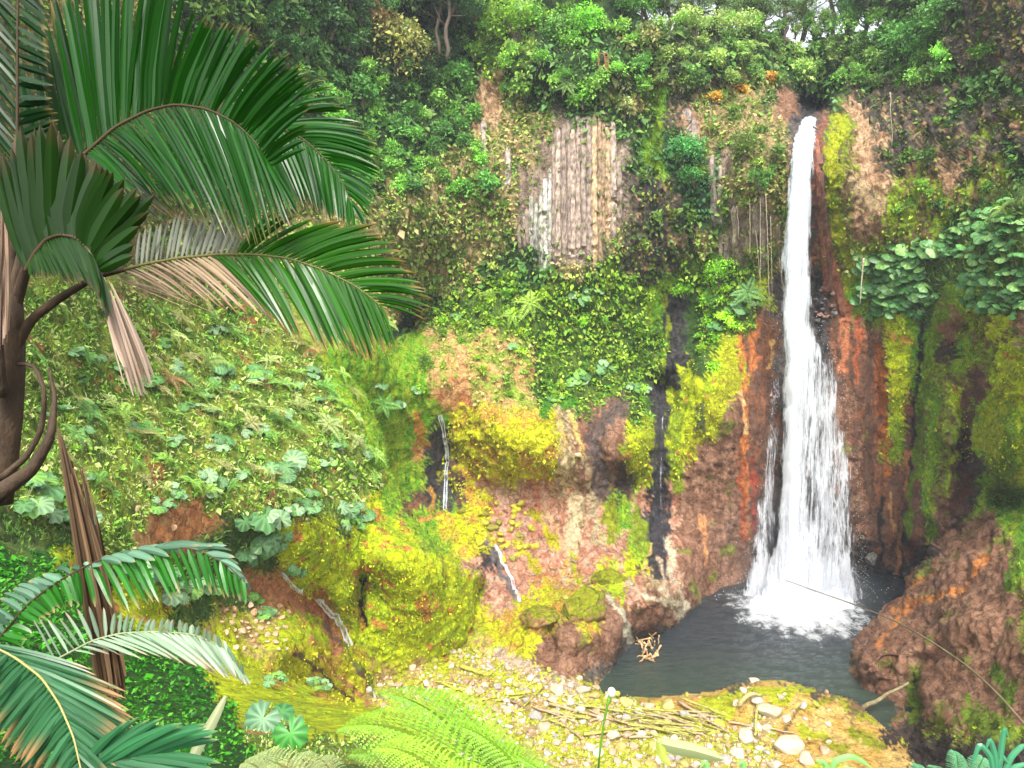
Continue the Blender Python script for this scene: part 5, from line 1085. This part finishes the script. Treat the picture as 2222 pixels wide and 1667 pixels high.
for pb, pt in [((690, 1720), (530, 1650)), ((620, 1730), (520, 1655)), ((700, 1720), (640, 1640)), ((740, 1720), (690, 1650))]: near_frond(nf, pb, pt, 8, 9, (.34, .42, .16))
nf = tag(empty('fern', P(2080, 1700, 6)), 'small blue-green fern at the lower right edge beside the strappy plant', 'fern')
for pb, pt in [((2075, 1700), (2065, 1625)), ((2100, 1710), (2135, 1640)), ((2000, 1720), (1982, 1655)), ((2060, 1720), (2010, 1660))]: near_frond(nf, pb, pt, 6, 6.5, (.12, .36, .16))
def blade(root, pts, w, Y, colr, nm='leaf', fold=.35, mat=None):
    q = spline([(a, b) for a, b in pts], 14); c = P(q[:, 0], q[:, 1], np.full(14, Y)); d = norm(np.gradient(c, axis=0)); vw = norm(np.array([0, 0, HC])-c); s2 = norm(np.cross(d, vw)); nn = np.cross(s2, d)
    ww = (w*Y/FOC/2*np.sqrt(np.clip(np.sin(np.linspace(.35, 3.1, 14)), 0, 1)))[:, None]
    V = np.stack([c-s2*ww-nn*ww*fold, c, c+s2*ww-nn*ww*fold], 1).reshape(-1, 3); f = [[3*i+j, 3*i+j+1, 3*i+j+4, 3*i+j+3] for i in range(13) for j in (0, 1)]
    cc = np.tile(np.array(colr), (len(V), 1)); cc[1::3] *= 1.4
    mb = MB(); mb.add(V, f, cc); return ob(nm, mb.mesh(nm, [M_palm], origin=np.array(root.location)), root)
sp1 = tag(empty('strap_leaf_plant', P(2160, 1690, 5)), 'teal strappy-leaved plant at the bottom right corner', 'plant')
for pts in [[(2165, 1700), (2172, 1630), (2180, 1575), (2188, 1600)], [(2160, 1700), (2150, 1640), (2125, 1612), (2110, 1660)], [(2165, 1700), (2160, 1640), (2148, 1600), (2140, 1625)], [(2170, 1700), (2195, 1640), (2222, 1615), (2240, 1640)], [(2170, 1700), (2200, 1665), (2235, 1655)], [(2160, 1700), (2168, 1650), (2175, 1640), (2190, 1660)]]:
    blade(sp1, pts, 13, 5, (.07, .28, .14))
sp2 = tag(empty('flower_stalk', P(1300, 1690, 3.2)), 'green stalk with a white bud rising in front of the stones', 'plant stalk')
mb = MB(); q = P([1296, 1303, 1310, 1318, 1325], [1690, 1620, 1570, 1530, 1505], [3.2]*5); V, Fc = tube(q, np.array([4, 4, 4, 5, 8])*3.2/FOC/1.6, 8); mb.add(V, Fc, (.16, .38, .03)); ob('stalk', mb.mesh('stalk', [M_leaf], True, origin=np.array(sp2.location)), sp2)
bv, bf = ico(1); mb = MB(); mb.add(bv*np.array([.019, .019, .024])+P(1327, 1503, 3.2), bf, (.8, .82, .6)); ob('bud', mb.mesh('bud', [M_leaf], True, origin=np.array(sp2.location)), sp2)
sp3 = tag(empty('withered_leaf', P(1500, 1700, 4)), 'pale yellow-edged folded leaf at the bottom in front of the stones', 'leaf')
blade(sp3, [(1428, 1612), (1460, 1620), (1510, 1630), (1570, 1648)], 34, 4, (.40, .46, .22), 'leaf', 1.3)
blade(sp3, [(1430, 1610), (1440, 1645), (1455, 1660)], 22, 4, (.45, .55, .1), 'leaf_flap', .5)
blade(sp3, [(1440, 1655), (1438, 1690), (1436, 1720)], 4, 4, (.2, .3, .1), 'stalk', .2)
sp4 = tag(empty('grass_tuft', P(1800, 1700, 4)), 'soft green leaves poking up at the bottom edge under the orange shelf', 'plant')
for pts in [[(1800, 1700), (1810, 1650), (1850, 1640), (1890, 1665)], [(1800, 1700), (1790, 1655), (1770, 1650)], [(1545, 1700), (1530, 1650), (1520, 1665)], [(1620, 1700), (1612, 1650), (1600, 1660)], [(1815, 1700), (1830, 1670), (1870, 1672)]]: blade(sp4, pts, 14, 4, (.22, .5, .14))
fl = tag(empty('bleached_leaf', P(420, 1700, 9)), 'bleached pale leaf standing behind the lower palm fronds', 'leaf')
blade(fl, [(400, 1690), (430, 1620), (465, 1560), (490, 1510)], 26, 7, (.5, .55, .3), 'leaf'); blade(fl, [(330, 1640), (370, 1600), (440, 1580)], 20, 7, (.55, .5, .3), 'leaf')
bs = P([1708, 1770, 1840, 1900, 1960, 2030, 2100, 2160, 2240], [1260, 1283, 1307, 1330, 1356, 1398, 1446, 1500, 1590], np.linspace(14, 8, 9))
mb = MB(); V, Fc = tube(spline(bs, 30), np.linspace(.006, .016, 30), 6, .12); mb.add(V, Fc); o = ob('dry_cane', mb.mesh('dry_cane', [M_wood], True, origin=bs[-1]), loc=bs[-1]); o.color = (.13, .10, .05, 1)
tag(o, 'long thin dry cane arching across the lower right in front of the pool', 'cane')
# ------------------------------------------------------------------ stones and driftwood
M_stone = simple('stone', (.5, .4, .3), ns=1.6, objcol=True, amp=.35, bump=.5)
def stone_mesh(seed, ang=.0):
    rs = np.random.RandomState(seed); v, f = ico(2); v = v*(1+.28*gn(v*1.1+seed*3.1)[:, None]); v *= rs.uniform(.7, 1.15, 3)
    for _ in range(11):
        d = norm(rs.randn(3)); h = rs.uniform(.42, .7); s = v@d; v = v-np.outer(np.maximum(s-h, 0)*.92, d)
    return mkmesh('stone', v, f, mats=[M_stone])
ST = [stone_mesh(s) for s in range(12)]
def stone(x, y, r, colr, label, group=None, surf=None, name='stone', cat='stone', sink=.3, sq=.75):
    if colr[0] > .5 and group is None: colr = tuple(c*.8 for c in colr)
    sf = surf or pick(x, y); p, N, _ = sf.at(x, y); R = r*p[1]/FOC
    o = ob(name, random.choice(ST), loc=p+N*R*(.5-sink), rot=(random.uniform(-.5, .5), random.uniform(-.5, .5), random.uniform(0, 6.28)), sc=None); o.scale = (R, R, R*sq); o.color = (*colr, 1)
    return tag(o, label, cat, group)
SU = [(1668, 1548, 34, (.52, .47, .30), 'large pale stone with mossy dark side on the orange shelf'), (1640, 1522, 20, (.62, .52, .4), 'pale stone behind the mossy one'), (1622, 1608, 30, (.66, .56, .42), 'rounded cream stone below the driftwood pile'),
 (1712, 1630, 42, (.66, .55, .40), 'wide cream boulder at the bottom on the orange shelf'), (1560, 1625, 16, (.42, .38, .12), 'mossy brown stone beside the rounded cream stone'), (1600, 1640, 24, (.62, .52, .40), 'cream stone at the bottom below the rounded one'),
 (1358, 1528, 22, (.46, .40, .12), 'moss-bottomed stone right of the white bud stalk'), (1410, 1538, 20, (.62, .46, .3), 'tan stone on the pool side of the rubble'), (1450, 1535, 22, (.5, .42, .14), 'mossy tan stone near the pool edge'),
 (1240, 1530, 16, (.60, .5, .4), 'pale stone beside the start of the sticks'), (1205, 1498, 22, (.58, .52, .3), 'pale mossy stone on the upper rubble slope'), (1260, 1500, 22, (.6, .5, .36), 'pale rock at the corner of the pool outlet'),
 (1130, 1435, 16, (.66, .54, .44), 'whitish stone at the top of the rubble slope'), (1180, 1585, 24, (.56, .44, .28), 'brown and cream angular rock in the rubble centre'), (1145, 1620, 22, (.36, .36, .1), 'mossy olive rock in the rubble centre'), (1300, 1640, 20, (.62, .54, .42), 'pale stone left of the flower stalk foot'),
 (1750, 1655, 26, (.6, .5, .38), 'cream stone at the bottom edge right of the boulder'), (1680, 1665, 22, (.62, .5, .38), 'cream stone at the bottom edge'), (1390, 1600, 16, (.64, .56, .44), 'oval stone under the sticks'), (1500, 1590, 16, (.64, .56, .44), 'white stone right of the pile of sticks'),
 (1247, 990, 13, (.62, .50, .28), 'single pale round stone lodged on the streaked cliff'), (930, 1655, 10, (.5, .4, .3), 'small brown stone by the lime fern'),
 (200, 1185, 20, (.5, .3, .16), 'tan stone by the mossy runnel at left'), (290, 1105, 12, (.60, .38, .22), 'small tan stone on the bare earth'), (375, 1145, 13, (.62, .36, .2), 'round orange stone in the bare earth patch')]
for x, y, r, c, lab in SU: stone(x, y, r, c, lab)
def boulder(x, y, rx, ry, label, moss=.5, seed=1, base=(.42, .24, .10), lift=0):
    v, f = ico(4); n_ = fbm(v*1.3+seed*5, 4, .55)[:, None]; v = v*(1+.42*n_)
    rs = np.random.RandomState(seed)
    for _ in range(6):
        d = norm(rs.randn(3)); h = rs.uniform(.55, .8); q = v@d; v = v-np.outer(np.maximum(q-h, 0)*.85, d)
    v = v*(1+.05*fbm(v*6, 3)[:, None]); p, N, _ = WALL.at(x, y); k_ = p[1]/FOC
    m = ss(-.1, .15, fbm(v*2.2+9, 4, .6)+moss-.5+.35*v[:, 2])[:, None]; c = np.array(base)*(1-m)+np.array([.30, .33, .015])*m
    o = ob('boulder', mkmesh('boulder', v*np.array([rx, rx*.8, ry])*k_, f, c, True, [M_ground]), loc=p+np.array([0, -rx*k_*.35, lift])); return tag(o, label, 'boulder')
bo = boulder(1262, 1322, 62, 50, 'big mossy green-brown boulder resting above the pool outlet', .62, 3)
boulder(1172, 1345, 44, 28, 'low mossy orange rock left of the big mossy boulder', .45, 5)
boulder(1322, 1255, 36, 26, 'mossy knob of rock up behind the big boulder', .7, 6)
boulder(1885, 1205, 17, 17, 'grey rounded rock knob at the cliff foot right of the waterfall', .05, 11, (.2, .19, .19))
placed = [(a[0], a[1], a[2]) for a in SU]; k = 0; tr = 0
CSN = [(.50, .41, .30), (.44, .33, .22), (.54, .47, .38), (.40, .32, .10), (.36, .36, .05), (.42, .27, .17), (.34, .31, .28)]
while k < 262 and tr < 9000:
    tr += 1; x = random.uniform(800, 1800); y = random.uniform(1410, 1665)
    if not inpoly(np.array([x]), np.array([y]), FLOOR.poly)[0] or inpoly(np.array([x]), np.array([y]), LEDGE.poly)[0]: continue
    zc = CODES[zone(np.array([x]), np.array([y]), .6)[0]]
    if zc not in 'SM' and random.random() > .12: continue
    if x < 1150 and y < 1500 and random.random() < .55: continue
    r = random.uniform(8, 20)*(1.0 if y > 1540 else .8)
    if any(math.hypot(x-a, y-b) < (r+q)*.62 for a, b, q in placed): continue
    placed.append((x, y, r)); k += 1
    ci_ = random.randrange(len(CSN)); stone(x, y, r, CSN[ci_], tell(adj(r, 9.5, 13)+['cream', 'tan', 'whitish', 'mossy brown', 'mossy olive', 'reddish', 'grey'][ci_]+' stone', x, y), 'rubble stones of the bar', FLOOR)
placed = []; k = 0; tr = 0
while k < 44 and tr < 3000:
    tr += 1; x = random.uniform(475, 620); y = random.uniform(1315, 1410); r = random.uniform(6, 13)
    if any(math.hypot(x-a, y-b) < (r+q)*.7 for a, b, q in placed): continue
    placed.append((x, y, r)); k += 1
    stone(x, y, r, random.choice([(.60, .34, .18), (.52, .34, .2), (.62, .42, .26)]), tell(adj(r, 8, 11)+'orange stone', x, y), 'orange stones above the yellow ledge', SLOPE)
k = 0
while k < 40:
    x = random.gauss(1225, 40); y = random.gauss(1275, 28); k += 1
    r_ = random.uniform(4, 10); q_ = random.randrange(4); stone(x, y, r_, [(.40, .22, .06), (.28, .20, .12), (.5, .28, .06), (.3, .3, .05)][q_], tell(adj(r_, 6, 8)+['rusty', 'brown', 'orange', 'olive'][q_]+' rock', x, y), 'rusty rocks behind the boulder', WALL, 'rock', 'rock')
k = 0
while k < 26:
    x = random.uniform(1768, 1815); y = random.uniform(625, 700); k += 1
    r_ = random.uniform(4, 9); q_ = random.randrange(3); stone(x, y, r_, [(.18, .15, .14), (.28, .15, .1), (.1, .09, .09)][q_], tell(adj(r_, 6, 8)+['grey', 'brown', 'black'][q_]+' loose rock', x, y), 'dark rocks beside the waterfall', WALL, 'rock', 'rock')
k = 0
while k < 60:
    x = random.gauss(1095, 60); y = random.gauss(1150, 32); k += 1
    if not (990 < x < 1180 and 1080 < y < 1220): continue
    r_ = random.uniform(5, 14); q_ = random.randrange(4); stone(x, y, r_, [(.42, .40, .02), (.36, .33, .03), (.50, .40, .04), (.24, .22, .03)][q_], tell(adj(r_, 8, 11)+['yellow', 'olive', 'ochre', 'dark'][q_]+' mossy rock', x, y), 'mossy rocks below the trickle', WALL, 'mossy_rock', 'rock')
# fine gravel
def gravel():
    v0, f0 = ico(0); n = 5200; x = RS.uniform(820, 1800, n); y = RS.uniform(1400, 1667, n); ok = inpoly(x, y, FLOOR.poly) & ~inpoly(x, y, LEDGE.poly); x, y = x[ok], y[ok]; z = zone(x, y)
    ok = (z == CODES.index('S')) | (RS.rand(len(x)) < .05); x, y = x[ok], y[ok]; p, N, _ = FLOOR.at(x, y); n = len(p); r = (p[:, 1]/FOC*RS.uniform(1.5, 7, n)*RS.uniform(.6, 1, n))[:, None, None]
    sc = RS.uniform(.6, 1.3, (n, 1, 3)); v = (p[:, None]+v0[None]*r*sc).reshape(-1, 3); f = (f0[None]+np.arange(n)[:, None, None]*len(v0)).reshape(-1, 3)
    c = np.array(CSN+[(.36, .38, .03), (.30, .33, .03), (.42, .42, .04)])[RS.randint(0, len(CSN)+3, n)]; c = np.repeat(c, len(v0), 0)
    m = simple('gravel', (.5, .4, .3), vcol=True, ns=3); tag(ob('gravel', mkmesh('gravel', v, f, c, mats=[m])), 'fine pale gravel scattered between the rubble stones', 'gravel', kind='stuff')
gravel()
def stick(x0, y0, x1, y1, w, colr, label, group=None, surf=FLOOR, lift=.25, bow=0, name='driftwood_stick', cat='stick', Yp=None):
    n = 8; t = np.linspace(0, 1, n); xs = x0+(x1-x0)*t; ys = y0+(y1-y0)*t+bow*np.sin(t*math.pi)
    if Yp is None:
        a, _, _ = surf.at(x0, y0); b, _, _ = surf.at(x1, y1); p = P(xs, ys, a[1]+(b[1]-a[1])*t)+np.array([0, -lift*.5, lift])
    else: p = P(xs, ys, Yp+0*t)
    p = p+RS.randn(n, 3)*.03; V, Fc = tube(p, np.linspace(1, .55, n)*w*p[0, 1]/FOC/2, 6, .12, int(x0)); mb = MB(); mb.add(V, Fc)
    o = ob(name, mb.mesh(name, [M_wood], True, origin=p[0]), loc=p[0]); o.color = (*colr, 1); return tag(o, label, cat, group)
OL, BR = (.36, .33, .08), (.40, .28, .17)
stick(1190, 1532, 1395, 1582, 8, (.42, .30, .16), 'longest smooth brown stick lying across the rubble centre')
stick(1215, 1570, 1265, 1610, 7, (.34, .24, .13), 'dark stick slanting down below the longest one')
stick(1265, 1600, 1400, 1585, 9, OL, 'thick olive branch at the front of the pile', lift=.35)
stick(1600, 1540, 1650, 1520, 12, (.42, .36, .14), 'bent branch leaning behind the mossy pale stone', bow=-14, lift=.5)
stick(1640, 1540, 1635, 1605, 8, OL, 'short upright mossy stick by the mossy pale stone', lift=.5)
stick(1580, 1570, 1720, 1595, 6, BR, 'straight brown stick right of the pile')
stick(1000, 1450, 1060, 1470, 12, (.40, .38, .06), 'mossy log on the upper left of the rubble')
stick(1100, 1520, 1150, 1545, 5, (.26, .16, .1), 'short dark stick on the moss left of the pile')
stick(1440, 1550, 1500, 1549, 5, (.45, .32, .2), 'short bare stick by the pool-side stones')
for k in range(26):
    x = random.uniform(1380, 1530); y = random.uniform(1545, 1600); L = random.uniform(50, 120); a = random.gauss(.22, .12)
    stick(x-L/2, y-L/2*math.tan(a), x+L/2, y+L/2*math.tan(a), random.uniform(4, 8), random.choice([OL, OL, (.30, .28, .06), BR]), tell(random.choice(['thin', 'thick', 'bent'])+' olive driftwood stick', x, y), 'sticks of the driftwood pile', lift=random.uniform(.2, .7))
for k in range(14):
    x = random.uniform(1200, 1400); y = random.uniform(1530, 1620); L = random.uniform(40, 100); a = random.gauss(.15, .25)
    stick(x-L/2, y-L/2*math.tan(a), x+L/2, y+L/2*math.tan(a), random.uniform(4, 7), random.choice([OL, (.30, .28, .06), BR]), tell(random.choice(['thin', 'short', 'long'])+' loose mossy stick', x, y), 'loose sticks on the rubble', lift=random.uniform(.15, .4))
for k in range(12):
    x = random.uniform(960, 1180); y = random.uniform(1430, 1520); L = random.uniform(30, 80); a = random.gauss(0, .4)
    stick(x-L/2, y-L/2*math.tan(a), x+L/2, y+L/2*math.tan(a), random.uniform(4, 8), random.choice([(.4, .4, .05), (.34, .36, .04)]), tell(random.choice(['thin', 'short', 'long'])+' moss-covered stick', x, y), 'mossy sticks upper left', lift=.15)
stick(1870, 1538, 1972, 1482, 11, (.22, .18, .09), 'grey-brown log wedged against the brown rock spur', surf=BOULD, Yp=62.5)
for k in range(34):
    a = random.uniform(0, 6.28); r = random.random()**.5; x = 1408+r*22*math.cos(a)+random.uniform(-4, 4); y = 1405+r*30*math.sin(a); L = random.uniform(14, 34); b = random.uniform(0, 3.14)
    stick(x-L/2*math.cos(b), y-L/2*math.sin(b)*.8, x+L/2*math.cos(b), y+L/2*math.sin(b)*.8, random.uniform(3, 5), random.choice([(.60, .38, .17), (.66, .44, .22), (.5, .3, .13)]), tell(random.choice(['short', 'long'])+' bare floating tan stick', x, y), 'floating sticks in the pool', Yp=float(Yz(y, .1+random.uniform(0, .15))))
# hanging roots on the cliff left of the fall
for x, y0, y1 in ((1650, 430, 640), (1662, 420, 690), (1672, 470, 660), (1690, 560, 650), (1640, 500, 620), (1628, 440, 560), (1600, 450, 520)):
    a, _, _ = WALL.at(x, y0); stick(x, y0, x+random.uniform(-6, 14), y1, 1.9, (.36, .29, .2), tell('bare hanging root or vine', x, (y0+y1)/2), 'hanging roots', bow=0, Yp=float(a[1])-1.3, name='hanging_root', cat='root')
stick(1874, 560, 1866, 660, 3.5, (.42, .34, .22), 'bare dead stem standing right of the waterfall', Yp=89, name='dead_stem', cat='stem'); stick(1932, 200, 1936, 320, 2.2, (.4, .34, .25), 'thin root hanging down the dark right cliff', Yp=88, name='hanging_root', cat='root')
# wooden ladder frame on the rim
lad = tag(empty('wooden_ladder', P(1312, 155, 94)), 'small red-brown wooden ladder and frame on the rim under the bright green tree', 'ladder'); M_lw = simple('ladder_wood', (.30, .12, .06), ns=3)
def lbar(nm, a, b, w=2.4):
    mb = MB(); V, Fc = tube([P(a[0], a[1], 94), P(b[0], b[1], 94)], w*94/FOC/2, 4); mb.add(V, Fc); ob(nm, mb.mesh(nm, [M_lw], origin=np.array(lad.location)), lad)
lbar('post', (1298, 116), (1300, 154)); lbar('rail', (1296, 117), (1320, 116)); lbar('rail', (1299, 153), (1320, 150)); lbar('ladder_side', (1312, 118), (1314, 152)); lbar('ladder_side', (1319, 116), (1320, 151))
for q in range(5): lbar('rung', (1313, 124+q*6), (1320, 123+q*6), 1.8)
print('TRISALL', sum(len(p.vertices)-2 for m in bpy.data.meshes for p in m.polygons) if False else 0); print('OBJECTS', len(bpy.data.objects), 'TRIS', sum(len(m.polygons) for m in bpy.data.meshes))
